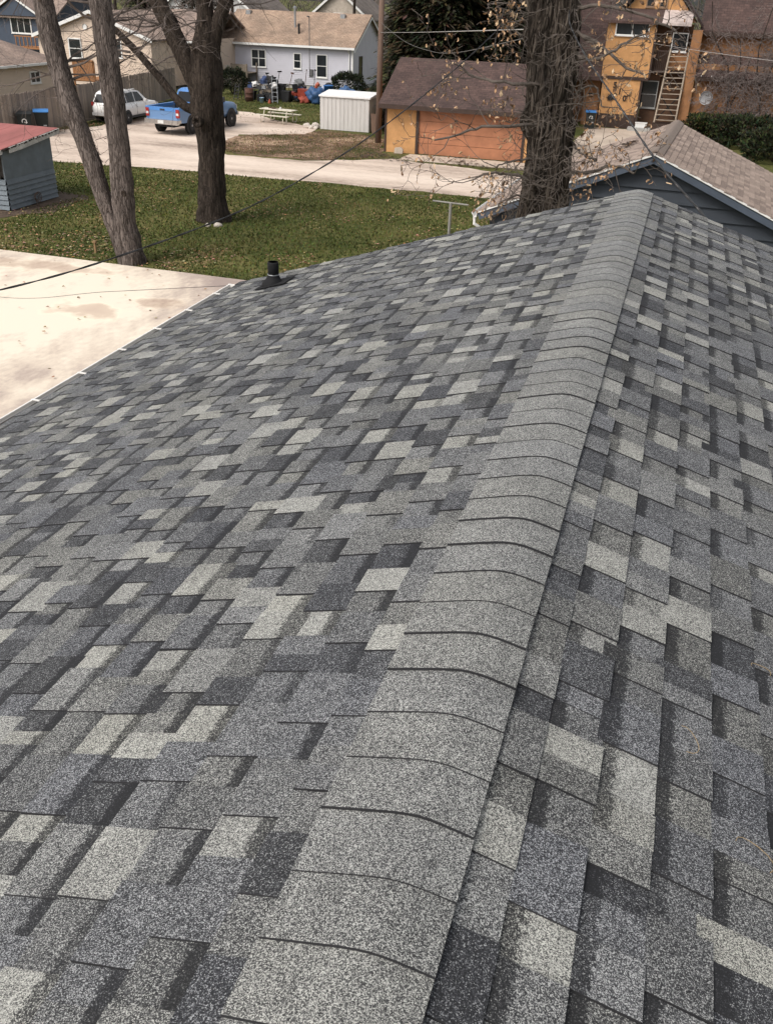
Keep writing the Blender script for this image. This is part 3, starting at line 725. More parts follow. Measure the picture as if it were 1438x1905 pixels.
# oak with brown leaves beyond the far gable
oak = thing('oak_tree', 'furrowed double-trunked oak still holding curled brown leaves', 'tree', (-1.95, 17, 0))
for pts, rs, sd in (([(-2.02, 17, -.1), (-2.0, 17, 1.5), (-2.02, 17, 3.9), (-2.1, 17, 5.6), (-2.28, 17.05, 7.2), (-2.5, 17.1, 9.5)], [.34, .27, .235, .235, .25, .18], 1),
                    ([(-1.7, 17.1, -.1), (-1.72, 17.05, 1.5), (-1.73, 17.02, 3.9), (-1.78, 17, 5.6), (-1.88, 17, 7.2), (-1.9, 17, 9.5)], [.33, .26, .225, .22, .22, .16], 2)):
    p_, q_ = trunk_path(pts, rs, 90); m = MB(); m.tube(p_, q_, 90, lump=.24, lsc=2.0, furrow=.8, FQ=13); m.build('trunk', BARK_OAK, oak, True, True)
tips = []; m = MB(); rng = random.Random(52)
limbs = [[(-1.88, 5.96), (-2.51, 5.96), (-3.15, 6.01), (-3.43, 6.16)], [(-1.8, 5.32), (-2.44, 5.33), (-2.99, 5.27), (-3.35, 5.12), (-3.83, 5.01)],
         [(-1.96, 4.34), (-2.35, 4.49), (-2.74, 4.55), (-3.06, 4.43)], [(-1.92, 4.79), (-2.38, 4.75), (-2.74, 4.64)], [(-2.24, 6.72), (-2.79, 7.01), (-3.02, 7.11)],
         [(-1.72, 6.75), (-1.28, 6.61), (-.81, 6.33), (-.45, 6.19)], [(-1.68, 6.44), (-1.24, 6.38), (-.93, 6.55), (-.56, 6.8)], [(-1.55, 5.07), (-1.21, 4.93), (-1.02, 4.86)],
         [(-1.76, 7.05), (-1.27, 7.14), (-.59, 7.02), (-.07, 6.82)], [(-1.61, 4.55), (-1.09, 4.68), (-.66, 4.8), (-.38, 4.73)], [(-1.6, 5.81), (-1.27, 5.99), (-1.06, 5.68)],
         [(-2.0, 4.1), (-2.3, 4.2), (-2.6, 4.05)], [(-1.8, 4.0), (-1.95, 4.3), (-2.1, 4.5)]]
for L in limbs:
    pts = [Vector((x, 16.95 - .42 * min(1, i / 1.5) + rng.uniform(-.15, .15), z)) for i, (x, z) in enumerate(L)]
    r0 = .033 if len(L) > 3 else .022
    p_, q_ = trunk_path(pts, [r0 * (1 - .7 * i / len(pts)) for i in range(len(pts))], 14)
    p_ = [q + Vector((rng.gauss(0, .012), rng.gauss(0, .012), rng.gauss(0, .012))) for q in p_]
    m.tube(p_, q_, 7, cap=False, lump=.2, lsc=9)
    for i in range(2, 15, 2):
        d = Vector((rng.uniform(-1, 1), rng.uniform(-.9, .3), rng.uniform(-.8, .7)))
        grow(m, rng, p_[min(i, 14)], d, .011, rng.uniform(.4, .9), 2, .0, .45, (.5, 1.1), 4, tips, .0042)
for i in range(85):                                  # epicormic twigs along the trunk
    z = rng.uniform(3.9, 7.3); x = rng.choice((-2.0 - (z - 3.9) * .08 - .2, -1.75 - (z - 3.9) * .045 + .2, -1.95))
    d = Vector((x + 1.92 + rng.uniform(-.5, .5), -1.0 + rng.uniform(-.2, .8), rng.uniform(-.4, .6)))
    grow(m, rng, (x, 16.78, z), d, rng.uniform(.007, .014), rng.uniform(.25, .6), 2, .0, .5, (.5, 1.1), 3, tips, .003)
m.build('branches', plain('oak_twig_bark', (0.095, 0.078, 0.066), .9, .35, 6), oak, world=True)
# curled leaves: four shapes shared by all
OL = [plain('oak_leaf_%d' % i, c, .75, .3, 20) for i, c in enumerate(((0.45, 0.29, 0.17), (0.33, 0.195, 0.105), (0.55, 0.40, 0.25), (0.16, 0.09, 0.05)))]
leaf_meshes = []
for k in range(4):
    m = MB(); L = .085 + .012 * k
    for i in range(6):
        t = i / 5; wd = .031 * math.sin(math.pi * (.12 + .8 * t)) * (1 + .35 * math.sin(9 * t + k)); cz = .035 * math.sin(2.4 * t + k) ; cy = L * (t - .1)
        cv = .014 * (1 + .5 * k)
        m.v += [(-wd, cy, cz + cv * .8), (0, cy, cz), (wd, cy, cz + cv * (1 - .3 * k))]
    m.f = [(3 * i + j, 3 * i + j + 1, 3 * i + j + 4, 3 * i + j + 3) for i in range(5) for j in range(2)]; m.m = [0] * len(m.f)
    o = m.build('leaf', OL[k], oak); leaf_meshes.append(o.data); bpy.data.objects.remove(o)
rng.shuffle(tips); tips.sort(key=lambda t: 0 if t[0].x < -2.45 or t[0].x > -1.35 else (1 if rng.random() < .25 else 2))
m = MB()
for p, d in tips[295:760]:
    src = leaf_meshes[rng.choice((0, 0, 1, 1, 2, 3))]; R3 = Matrix.Rotation(rng.uniform(0, 6.28), 3, 'Z') @ Matrix.Rotation(rng.uniform(-2.6, -.3), 3, 'X') @ Matrix.Rotation(rng.uniform(-.9, .9), 3, 'Y'); sc_ = rng.uniform(.45, .8)
    q = p + Vector((rng.gauss(0, .02), rng.gauss(0, .02), rng.gauss(0, .02)))
    m.add([R3 @ (v.co * sc_) + q for v in src.vertices], [tuple(f.vertices) for f in src.polygons], OL.index(src.materials[0]))
tag(m.build('leaf_spray', OL, oak, world=True), None, kind='stuff')
for i, (p, d) in enumerate(tips[:295]):
    o = bpy.data.objects.new('leaf', leaf_meshes[rng.choice((0, 0, 1, 1, 2, 3))]); COL.objects.link(o); o.parent = oak
    o.location = p - oak.location + Vector((rng.gauss(0, .02), rng.gauss(0, .02), rng.gauss(0, .02)))
    o.rotation_euler = (rng.uniform(-2.6, -.3), rng.uniform(-.9, .9), rng.uniform(0, 6.28)); s = rng.uniform(.5, .85); o.scale = (s, s, s)

# dark spruces behind the orange garage
NEEDLE = [(0.016, 0.019, 0.010), (0.028, 0.031, 0.014), (0.046, 0.042, 0.020), (0.066, 0.050, 0.028)]
def spruce(x, y, h, rb, seed, label, n=9000, cols=NEEDLE, zlow=.4):
    rng = random.Random(seed); t = thing('spruce_tree', label, 'tree', (x, y, 0), 0, 'dark evergreens behind the houses')
    m = MB(); m.tube([(0, 0, 0), (0, 0, h * .5), (0, 0, h)], [h * .018 + .06, h * .012 + .03, .02], 8); m.build('trunk', BARK_BROWN, t)
    m = MB(); k = 0; n = int(n * 2.4)
    while k < n:
        z = zlow + (h - zlow) * rng.random() ** 1.35; a = rng.uniform(0, 6.283); R = rb * (1 - z / h) ** .75
        R *= .82 + .25 * math.sin(a * 5 + z * 3.1) + .12 * math.sin(a * 11 - z * 7)
        tone = rng.choice(cols); lay = rng.uniform(.35, 1.02) ** .7
        ln = rng.uniform(.25, .6); nn = rng.randint(3, 6)
        bx, by, bz = math.cos(a) * R * lay, math.sin(a) * R * lay, z - R * .22 * lay
        for j in range(nn):
            k += 1; aa = a + rng.uniform(-.9, .9); dr = rng.uniform(-.55, .15); l2 = ln * rng.uniform(.7, 1.5); wd = rng.uniform(.04, .09)
            dx, dy, dz = math.cos(aa) * l2, math.sin(aa) * l2, dr * l2
            nx, ny = -math.sin(aa) * wd, math.cos(aa) * wd
            c = tuple(q * rng.uniform(.7, 1.35) for q in tone)
            x0, y0, z0 = bx + rng.uniform(-.12, .12), by + rng.uniform(-.12, .12), bz + rng.uniform(-.1, .1)
            m.add([(x0 - nx * .5, y0 - ny * .5, z0), (x0 + nx * .5, y0 + ny * .5, z0), (x0 + dx * .6 + nx, y0 + dy * .6 + ny, z0 + dz * .5), (x0 + dx, y0 + dy, z0 + dz), (x0 + dx * .6 - nx, y0 + dy * .6 - ny, z0 + dz * .5)], [(0, 1, 2, 3, 4)], 0, c)
    m.build('crown', ATTR, t); return t
spruce(-13.9, 58.6, 18, 3.7, 62, 'dark spruce rising behind the middle of the orange garage roof', 20000)
spruce(-15.9, 59.8, 16, 2.7, 61, 'dark spruce behind the utility pole, leftmost over the orange garage roof', 16000)
spruce(-11.2, 61.0, 18, 3.1, 63, 'dark spruce behind the orange garage, next to the oak trunk', 16000)
spruce(-14.9, 63.5, 18, 3.5, 69, 'tall spruce at the back, between the two spruces over the orange garage', 14000)
spruce(-51.5, 90, 12, 3.6, 65, 'far spruce behind the left slope of the beige house roof', 8000)
spruce(-47.0, 92, 11, 3.4, 68, 'far spruce behind the beige gable peak', 8000)
spruce(-30.0, 108, 12, 3.4, 66, 'far spruce beyond the lavender house roof, left of the pair there', 6000)
spruce(-24.0, 106, 12, 3.6, 67, 'far spruce beyond the right end of the lavender house roof', 6000)

def bare_tree(x, y, h, r, seed, label, n=8, depth=3, lean=(0, 0), name='bare_tree', z0=.35, droop=.05):
    rng = random.Random(seed); t = thing(name, label, 'tree', (x, y, 0), 0, 'bare trees behind the houses')
    m = MB(); p_, q_ = trunk_path([(0, 0, -.1), (lean[0] * .3, lean[1] * .3, h * .3), (lean[0] * .7, lean[1] * .7, h * .65), (lean[0], lean[1], h)], [r * 1.2, r * .9, r * .6, r * .2], 18)
    m.tube(p_, q_, 10, lump=.12, lsc=2); m.build('trunk', BARK_BROWN, t, True)
    m = MB()
    for i in range(n):
        k = int(18 * rng.uniform(z0, .98)); d = Vector((rng.uniform(-1, 1), rng.uniform(-1, 1), rng.uniform(-.1, .9)))
        grow(m, rng, p_[k], d, q_[k] * .5 + .01, h * rng.uniform(.25, .45), depth, droop, .3, (.35, .8), 5, None, .008)
    m.build('crown', TWIG, t); return t
FT = [(-72, 118, 13), (-64, 112, 12), (-56, 120, 14), (-49, 104, 11), (-43, 122, 13), (-37, 110, 12), (-31, 125, 13), (-20, 112, 13), (-14, 96, 12), (-80, 100, 12), (-45.5, 88, 9)]
LAB = ['between the blue house and the frame edge', 'just right of the blue house', 'behind the beige house ridge, left', 'behind the beige house ridge, right', 'behind the white gabled house', 'just left of the lavender house ridge', 'over the left half of the lavender ridge', 'over the right half of the lavender ridge', 'behind the spruces', 'at the far left edge', 'right behind the beige house']
for i, (x, y, h) in enumerate(FT): bare_tree(x, y, h, .22, 90 + i, 'leafless far tree standing ' + LAB[i], 10, 2, z0=.2)

# ------------------------------------------------------------------ orange garage
ORANGE = plain('orange_stucco', (0.49, 0.26, 0.108), 0.85, 0.2, 2.2, 0.3, 30)
ORANGE2 = plain('orange_stucco_dull', (0.28, 0.135, 0.06), 0.85, 0.28, 1.5, 0.3, 30)
DOORO = plain('orange_door_paint', (0.37, 0.155, 0.08), 0.6, 0.22, 1.5)
BROWN = plain('dark_brown_trim', (0.045, 0.026, 0.019), 0.7, 0.2, 4)
BROOF = roof_material('brown_roofing', (0.060, 0.036, 0.032), (0.095, 0.058, 0.050))
og = thing('orange_garage', 'orange stucco garage with brown roof and wide sectional door facing the alley', 'garage', (-10.4, 51.5, 0))
x0, x1, y0, y1 = -14.4, -6.7, 48.5, 55.0
m = MB(); m.b2((x0, y0 + .003, .0), (-12.75, y0 + .2, 2.35)); m.b2((-7.2, y0 + .003, 0), (x1, y0 + .2, 2.35)); m.b2((-12.75, y0 + .005, 2.14), (-7.2, y0 + .2, 2.35))
m.b2((x0, y0 + .2, 0), (x0 + .2, y1, 2.35)); m.b2((x1 - .2, y0 + .2, 0), (x1, y1, 2.35)); m.b2((x0 + .2, y1 - .2, 0), (x1 - .2, y1, 2.35))
ym = (y0 + y1) / 2
for xa in (x0, x1 - .2): m.prism([(xa, y0 + .02, 2.35), (xa, y1 - .02, 2.35), (xa, ym, 4.1)], (.2, 0, 0))
m.build('wall', ORANGE, og, world=True)
for k in range(4):                                   # sectional door, one panel above the other
    m = MB(); m.b2((-12.62, y0 + .06, .02 + k * .525), (-7.3, y0 + .10, .02 + (k + 1) * .525 - .016)); m.build('door_panel', DOORO, og, world=True)
m = MB(); m.b2((-12.76, y0 - .03, 0), (-12.62, y0 + .12, 2.2)); m.b2((-7.3, y0 - .03, 0), (-7.16, y0 + .12, 2.2)); m.b2((-12.62, y0 - .03, 2.12), (-7.3, y0 + .12, 2.2)); m.build('door_frame', BROWN, og, world=True)
m = MB(); gable_roof(m, x0 - .25, x1 + .25, y0 - .5, y1 + .5, 2.32, 4.27, 'X', .13); m.build('roof', BROOF, og, world=True)
m = MB(); m.b2((x0 - .25, y0 - .54, 2.12), (x1 + .25, y0 - .505, 2.33)); m.build('fascia', BROWN, og, world=True)
m = MB(); m.b2((x0 - .02, y0 - .02, 0), (x0 + .08, y0 + .0, 2.3)); m.build('corner_board', BROWN, og, world=True)
m = MB(); m.prism([(-13.75, 48.05, 0.02), (-13.3, 48.05, .02), (-13.28, 48.05, .22), (-13.42, 48.05, .33), (-13.72, 48.05, .28)], (0, .14, 0)); tag(m.build('concrete_block', CONC2), 'broken pale concrete block leaning against the orange garage wall', 'block')

# ------------------------------------------------------------------ orange house numbered 510
oh = thing('orange_house', 'tall orange stucco house with brown roofs, stair ladder and number 510', 'house', (-1, 69, 0))
Y0 = 66.0
m = MB(); m.b2((-5.35, Y0, 3.06), (-2.45, Y0 + 2.5, 6.12)); m.build('tower_wall', ORANGE, oh, world=True)
m = MB(); m.b2((-5.22, Y0 - .05, .84), (-2.86, Y0 + 2.4, 2.88)); pn = m.build('number_panel', ORANGE, oh, world=True)
m = MB(); m.b2((-5.24, Y0 - .03, 0), (-2.88, Y0 + 2.4, .835)); m.build('skirting', BROWN, oh, world=True)
m = MB(); m.b2((-7.2, Y0 - .12, 2.885), (-2.40, Y0 + .3, 3.055)); m.build('ledge', BROWN, oh, world=True)
m = MB(); m.b2((-2.86, Y0 - .07, 0), (-2.72, Y0 + .3, 2.885)); m.b2((-2.45, Y0 - .03, 3.06), (-2.33, Y0 + .2, 6.1)); m.build('corner_post', BROWN, oh, world=True)
def text_part(s, size, loc, mat, parent, name):
    cu = bpy.data.curves.new(name, 'FONT'); cu.body = s; cu.size = size; cu.extrude = .02; cu.align_x = 'CENTER'; cu.offset = .012
    o = bpy.data.objects.new(name, cu); COL.objects.link(o)
    bpy.context.view_layer.update(); me = bpy.data.meshes.new_from_object(o.evaluated_get(bpy.context.evaluated_depsgraph_get()))
    bpy.data.objects.remove(o); q = bpy.data.objects.new(name, me); COL.objects.link(q); me.materials.clear(); me.materials.append(mat)
    q.parent = parent; q.rotation_euler = (rad(90), 0, 0)
    off = Vector((0, 0, 0)); r = parent
    while r is not None: off += r.location; r = r.parent
    q.location = Vector(loc) - off; return q
IRON = plain('black_iron', (0.015, 0.012, 0.011), 0.6)
for s, x, z in (('5', -4.40, 2.38), ('1', -4.06, 2.02), ('0', -3.70, 1.64)): text_part(s, .48, (x, Y0 - .075, z), IRON, oh, 'house_number')
m = MB(); c = Vector((-4.58, Y0 - .10, 1.80)); m.lathe([(.0, -.04), (.13, -.02), (.16, .0), (.16, .04)], c, 'Y', 16)
for k in range(14):
    a = 2 * math.pi * k / 14; e = Vector((math.cos(a), 0, math.sin(a))); t_ = Vector((-math.sin(a), 0, math.cos(a)))
    m.prism([c + e * .15 - t_ * .035, c + e * .15 + t_ * .035, c + e * (.30 if k % 2 else .24)], (0, .03, 0))
m.build('sun_ornament', IRON, oh, world=True)
# tower window and eave
window(oh, (0, Y0, 0), (1, 0, 0), (0, -1, 0), -4.86, 5.36, 2.06, .75, 2, 1)
m = MB(); m.prism([(-5.7, Y0 - .35, 6.17), (-5.7, Y0 + 1.3, 6.86), (-5.7, Y0 + 1.3, 6.72), (-5.7, Y0 - .35, 6.03)], (3.6, 0, 0)); m.build('eave_roof', BROOF, oh, world=True)
PATCH = plain('bare_metal_flashing', (0.48, 0.40, 0.37), 0.6, 0.3, 3)
m = MB(); m.prism([(-2.095, Y0 - .35, 6.16), (-2.095, Y0 + 1.3, 6.85), (-2.095, Y0 + 1.3, 6.71), (-2.095, Y0 - .35, 6.02)], (1.75, 0, 0)); m.build('eave_flashing', PATCH, oh, world=True)
# gable above
m = MB(); m.prism([(-5.0, Y0 + 1.35, 6.2), (-.1, Y0 + 1.35, 6.2), (-2.55, Y0 + 1.35, 9.0)], (0, 6, 0)); m.build('gable_wall', ORANGE, oh, world=True)
for sd in (-1, 1):
    m = MB(); m.prism([(-2.55, Y0 + .9, 9.2), (-2.55 + sd * 2.85, Y0 + .9, 5.95), (-2.55 + sd * 2.85, Y0 + .9, 6.15), (-2.55, Y0 + .9, 9.4)], (0, 7, 0)); m.build('gable_roof', BROOF, oh, world=True)
window(oh, (0, Y0 + 1.35, 0), (1, 0, 0), (0, -1, 0), -3.3, 6.95, .5, .5, 1, 1, frame=plain('weathered_board', (0.25, 0.16, 0.10)))
window(oh, (0, Y0 + 1.35, 0), (1, 0, 0), (0, -1, 0), -2.5, 6.95, .5, .5, 1, 1, frame=plain('weathered_board', (0.25, 0.16, 0.10)))
# left slope and porch
m = MB(); m.prism([(-11.5, Y0 - .25, 2.95), (-11.5, Y0 + 4.6, 7.9), (-11.5, Y0 + 4.6, 7.7), (-11.5, Y0 - .25, 2.75)], (6.12, 0, 0)); m.build('main_roof', BROOF, oh, world=True)
m = MB(); m.b2((-11.5, Y0 + 2.0, 0), (-5.36, Y0 + 2.2, 4.6)); m.b2((-6.35, Y0 + .7, 0), (-5.36, Y0 + 2.0, 2.75)); m.build('porch_wall', ORANGE2, oh, world=True)
m = MB(); m.b2((-6.1, Y0 + .62, 1.75), (-5.75, Y0 + .7, 1.93)); m.build('porch_light', IRON, oh, world=True)
for i in range(4):
    m = MB(); m.tube([(-11.2 + i * 1.55, Y0 - .05, 0), (-11.2 + i * 1.55, Y0 - .05, 2.8)], .06, 8); m.build('porch_post', BROWN, oh, world=True)
# recess with stair ladder
m = MB(); m.b2((-2.40, Y0 + 1.2, 0), (-.2, Y0 + 1.35, 6.1)); m.build('recess_wall', plain('brown_recess_paint', (0.095, 0.048, 0.026), 0.8, .25, 2), oh, world=True)
m = MB(); m.b2((-.2, Y0 - .1, .0), (.38, Y0 + 1.4, 5.82)); m.build('pier', ORANGE2, oh, world=True)
m = MB(); m.b2((-1.36, Y0 + .55, 3.55), (-.21, Y0 + .7, 4.56)); m.build('landing_panel', ORANGE2, oh, world=True)
m = MB(); m.b2((-2.34, Y0 + .3, 3.35), (-.21, Y0 + 1.2, 3.52)); m.build('landing_floor', BROWN, oh, world=True)
for i in range(9):
    m = MB(); m.b2((-2.3 + i * .115, Y0 + .32, 3.52), (-2.25 + i * .115, Y0 + .36, 4.55)); m.build('baluster', BROWN, oh, world=True)
m = MB(); m.b2((-2.34, Y0 + .28, 4.55), (-1.3, Y0 + .40, 4.63)); m.build('handrail', BROWN, oh, world=True)
window(oh, (0, Y0 + .52, 0), (1, 0, 0), (0, -1, 0), -1.37, 4.58, .95, 1.06, 1, 1, t=.06)
window(oh, (0, Y0 + .9, 0), (1, 0, 0), (0, -1, 0), -2.80, 1.25, 1.05, 1.6, 1, 2, t=.05, frame=plain('grey_frame', (0.30, 0.30, 0.29)))
m = MB(); m.b2((-2.72, Y0 + .92, 0), (-1.7, Y0 + 1.2, 3.3)); m.build('entry_wall', plain('brown_recess_paint', (0.095, 0.048, 0.026)), oh, world=True)
LAD = plain('weathered_ladder_wood', (0.33, 0.27, 0.21), 0.85, .25, 5)
m = MB(); m.bar((-1.60, Y0 - .55, .55), (-1.33, Y0 + .15, 4.72), .09, .14); st = m.build('stair', LAD, oh, world=True)
m = MB(); m.bar((-.32, Y0 - .55, .55), (-.235, Y0 + .15, 4.78), .09, .14); m.build('stringer', LAD, st, world=True)
for i in range(13):
    t = .04 + i * .072; a = Vector((-1.57, Y0 - .55, .55)).lerp(Vector((-1.32, Y0 + .15, 4.72)), t); b = Vector((-.34, Y0 - .55, .55)).lerp(Vector((-.25, Y0 + .15, 4.78)), t)
    m = MB(); m.bar(a, b, .10, .045); m.build('rung', LAD, st, world=True)
m = MB(); m.bar((-1.5, Y0 + .05, .75), (-.35, Y0 + .05, 2.1), .07); m.bar((-.35, Y0 + .1, .75), (-1.5, Y0 + .1, 2.1), .07); m.build('cross_brace', IRON, oh, world=True)
m = MB(); m.b2((-1.75, Y0 - .75, 0), (-.2, Y0 + .6, .5)); m.build('stair_base', BROWN, oh, world=True)
m = MB(); m.b2((-3.2, Y0 - 1.0, .015), (-1.76, Y0 - .1, .18)); m.build('doorstep', plain('foundation_concrete', (0.35, 0.34, 0.32)), oh, world=True)
# right wing: two roofs and the walls between
m = MB(); m.b2((.385, Y0 + .3, 0), (14, Y0 + .5, 4.0)); m.build('wing_wall', ORANGE2, oh, world=True)
m = MB(); m.prism([(.40, Y0 - .3, 3.32), (.40, Y0 + 1.7, 4.55), (.40, Y0 + 1.7, 4.4), (.40, Y0 - .3, 3.17)], (13.8, 0, 0)); m.build('wing_roof', BROOF, oh, world=True)
m = MB(); m.b2((.385, Y0 + 1.6, 4.0), (14, Y0 + 1.8, 6.2)); m.build('upper_wing_wall', ORANGE2, oh, world=True)
m = MB(); m.prism([(.2, Y0 + 1.1, 5.83), (.2, Y0 + 6, 10.4), (.2, Y0 + 6, 10.2), (.2, Y0 + 1.1, 5.63)], (14, 0, 0)); m.build('upper_roof', BROOF, oh, world=True)
for z_, y_, xa in ((3.15, Y0 - .34, .45), (5.62, Y0 + 1.06, .5)):
    m = MB(); m.b2((xa - .05, y_, z_ - .08), (14, y_ + .035, z_ + .14)); m.build('fascia', BROWN, oh, world=True)
window(oh, (0, Y0 + .3, 0), (1, 0, 0), (0, -1, 0), 5.6, 1.0, 1.2, 1.3, 2, 2, frame=BROWN)
# rafter-end light clips along the eaves
for i in range(8):
    m = MB(); x = .75 + i * .62; m.box((x, Y0 - .345, 3.36), (.035, .03, .10)); m.build('eave_clip', WHITE, oh, world=True)
# satellite dish
m = MB(); c = Vector((1.27, Y0 - .35, 2.14)); m.lathe([(.40, -.12), (.41, -.11), (.3, -.03), (.15, .015), (0, .03), ], c, 'Y', 24)
m.tube([c + Vector((0, .05, 0)), c + Vector((0, .3, -.15)), c + Vector((0, .62, -.3))], .03, 8); m.tube([c + Vector((0, 0, -.38)), c + Vector((0, -.45, -.05))], .015, 6)
tag(m.build('satellite_dish', plain('dish_grey', (0.33, 0.33, 0.34), .6, .15, 4)), 'round grey satellite dish on the orange house wing wall', 'dish')
# window box by the door
m = MB(); m.b2((-2.75, Y0 - .6, .185), (-2.05, Y0 - .3, .48)); m.b2((-2.78, Y0 - .63, .44), (-2.02, Y0 - .27, .485)); pb = m.build('planter_box', WHITE); tag(pb, 'white planter box on the doorstep of the orange house', 'planter')

# ------------------------------------------------------------------ lavender-white house with tan roof
LAV = plain('pale_lavender_siding', (0.50, 0.49, 0.54), 0.6, 0.05, 2)
TROOF = roof_material('tan_roofing', (0.29, 0.205, 0.150), (0.35, 0.255, 0.19))
wh = thing('lavender_house', 'long single-storey house with pale lavender siding and a tan roof', 'house', (-32, 82, 0))
hx0, hx1, hy0, hy1 = -37.9, -26.25, 78.0, 86.0
m = MB()
lap_wall(m, (0, hy0, 0), (1, 0, 0), (0, -1, 0), hx0, hx1, .3, 3.25, .15, .02)
hl = lambda z: ((hy0, hy1) if z < 3.2 else (hy0 + (z - 3.2) / 2.28 * 4, hy1 - (z - 3.2) / 2.28 * 4))
lap_wall(m, (hx1, 0, 0), (0, 1, 0), (1, 0, 0), hy0, hy1, .3, 5.4, .15, .02, limit=hl)
lap_wall(m, (hx0, 0, 0), (0, -1, 0), (-1, 0, 0), -hy1, -hy0, .3, 3.2, .15, .02)
m.prism([(hx0, hy0, 3.2), (hx0, hy1, 3.2), (hx0, 82, 5.4)], (.1, 0, 0)); m.b2((hx0, hy1 - .1, .3), (hx1, hy1, 3.2)); m.build('wall', LAV, wh, world=True)
m = MB(); m.b2((hx0 + .05, hy0 + .05, 0), (hx1 - .05, hy1 - .05, .3)); m.build('foundation', plain('foundation_concrete', (0.35, 0.34, 0.32)), wh, world=True)
m = MB(); gable_roof(m, hx0 - .2, hx1 + .3, hy0 - .35, hy1 + .35, 3.27, 5.56, 'X', .14); rf = m.build('roof', TROOF, wh, world=True)
m = MB(); m.b2((hx0 - .2, hy0 - .47, 3.08), (hx1 + .3, hy0 - .355, 3.24)); m.build('gutter', WHITE, wh, world=True)
m = MB(); m.b2((hx1 - .08, hy0 - .05, .3), (hx1 + .05, hy0 + .06, 3.2)); m.build('corner_board', WHITE, wh, world=True)
m = MB(); m.tube([(hx1 - .25, hy0 - .4, 3.05), (hx1 - .25, hy0 - .09, 2.8), (hx1 - .25, hy0 - .09, .3)], .05, 6); m.build('downspout', WHITE, wh, world=True)
for sd in (0, 1):
    a = [(hx1 + .3, hy0 - .36, 3.08), (hx1 + .3, 82, 5.40), (hx1 + .3, 82, 5.24), (hx1 + .3, hy0 - .36, 2.92)]
    if sd: a = [(x, 164 - y, z) for x, y, z in a]
    m = MB(); m.prism(a, (.03, 0, 0)); m.build('rake_board', WHITE, wh, world=True)
F = ((0, hy0, 0), (1, 0, 0), (0, -1, 0))
window(wh, *F, -35.12, 1.43, 1.32, 1.34, 2, 2); window(wh, *F, -31.36, 1.47, .68, 1.18, 1, 2); window(wh, *F, -29.36, .92, .95, 1.72, 1, 2)
window(wh, (hx1, 0, 0), (0, 1, 0), (1, 0, 0), 79.6, .95, .8, 1.6, 1, 2, frame=BROWN)
m = MB(); m.b2((-37.75, hy0 - .06, 1.1), (-36.62, hy0 + .02, 3.0)); m.build('door_frame', WHITE, wh, world=True)
m = MB(); m.b2((-37.55, hy0 - .085, 1.13), (-36.82, hy0 - .03, 2.82)); dr = m.build('door', plain('storm_door_white', (0.62, 0.60, 0.57), .5, .08), wh, world=True)
m = MB(); m.b2((-37.4, hy0 - .095, 1.9), (-36.97, hy0 - .084, 2.7)); m.build('pane', plain('door_curtain', (0.55, 0.53, 0.50), .3), dr, world=True)
for z_ in (1.6, 2.0): m = MB(); m.b2((-36.9, hy0 - .12, z_), (-36.86, hy0 - .08, z_ + .12)); m.build('handle', STEEL, dr, world=True)
# roof fittings
m = MB(); m.tube([(-31.95, 79.9, 4.2), (-31.95, 79.9, 5.9)], .085, 10); m.lathe([(.16, 1.7), (.16, 1.8), (.0, 1.9)], (-31.95, 79.9, 4.1), 'Z', 10); m.build('flue', STEEL, rf, world=True)
m = MB(); m.tube([(-31.3, 79.1, 3.9), (-31.3, 79.1, 4.75)], .09, 10); m.build('vent_pipe', BLACK, rf, world=True)
for x in (-36.8, -28.3): m = MB(); m.b2((x - .2, 81.3, 5.2), (x + .2, 81.7, 5.5)); m.build('roof_vent', STEEL, rf, world=True)
m = MB(); m.tube([(-29.8, hy0 - .42, .9), (-29.8, hy0 - .42, 5.3)], .035, 8); m.b2((-29.95, hy0 - .12, 1.0), (-29.65, hy0 - .0, 1.5)); m.tube([(-29.8, hy0 - .42, 5.3), (-29.9, hy0 - .6, 5.35)], .05, 8); m.build('service_mast', plain('mast_grey', (0.10, 0.10, 0.10)), wh, world=True)
# deck with lattice skirt
DECKW = plain('weathered_deck_wood', (0.23, 0.19, 0.15), .9, .25, 4)
dk = thing('entry_deck', 'small weathered deck with lattice panel at the lavender house door', 'deck', (-36.3, 76.9, 0))
for i in range(11): m = MB(); m.b2((-38.0, 75.95 + i * .185, 1.02), (-34.6, 75.95 + i * .185 + .17, 1.06)); m.build('plank', DECKW, dk, world=True)
for x, y in ((-37.95, 75.95), (-36.0, 75.95), (-34.65, 75.95), (-34.65, 77.9)): m = MB(); m.b2((x - .05, y - .05, 0), (x + .05, y + .05, 1.75)); m.build('post', DECKW, dk, world=True)
LATT = plain('white_lattice', (0.55, 0.52, 0.48), .7, .1)
for k in range(-5, 8):
    for s_ in (1, -1):
        xa = -37.9 + k * .26; a = [xa, .1 if s_ > 0 else 1.6]; b = [xa + 1.5, 1.6 if s_ > 0 else .1]
        dx, dz = b[0] - a[0], b[1] - a[1]; t0 = max(0, (-37.9 - a[0]) / dx); t1 = min(1, (-36.02 - a[0]) / dx)
        if t1 - t0 < .06: continue
        m = MB(); m.bar((a[0] + dx * t0, 75.9 - .012 * (s_ > 0), a[1] + dz * t0), (a[0] + dx * t1, 75.9 - .012 * (s_ > 0), a[1] + dz * t1), .012, .05); m.build('lattice_strip', LATT, dk, world=True)
for i in range(8): m = MB(); m.b2((-35.95 + i * .165, 75.88, .1), (-35.95 + i * .165 + .15, 75.91, 1.72)); m.build('skirt_board', DECKW, dk, world=True)

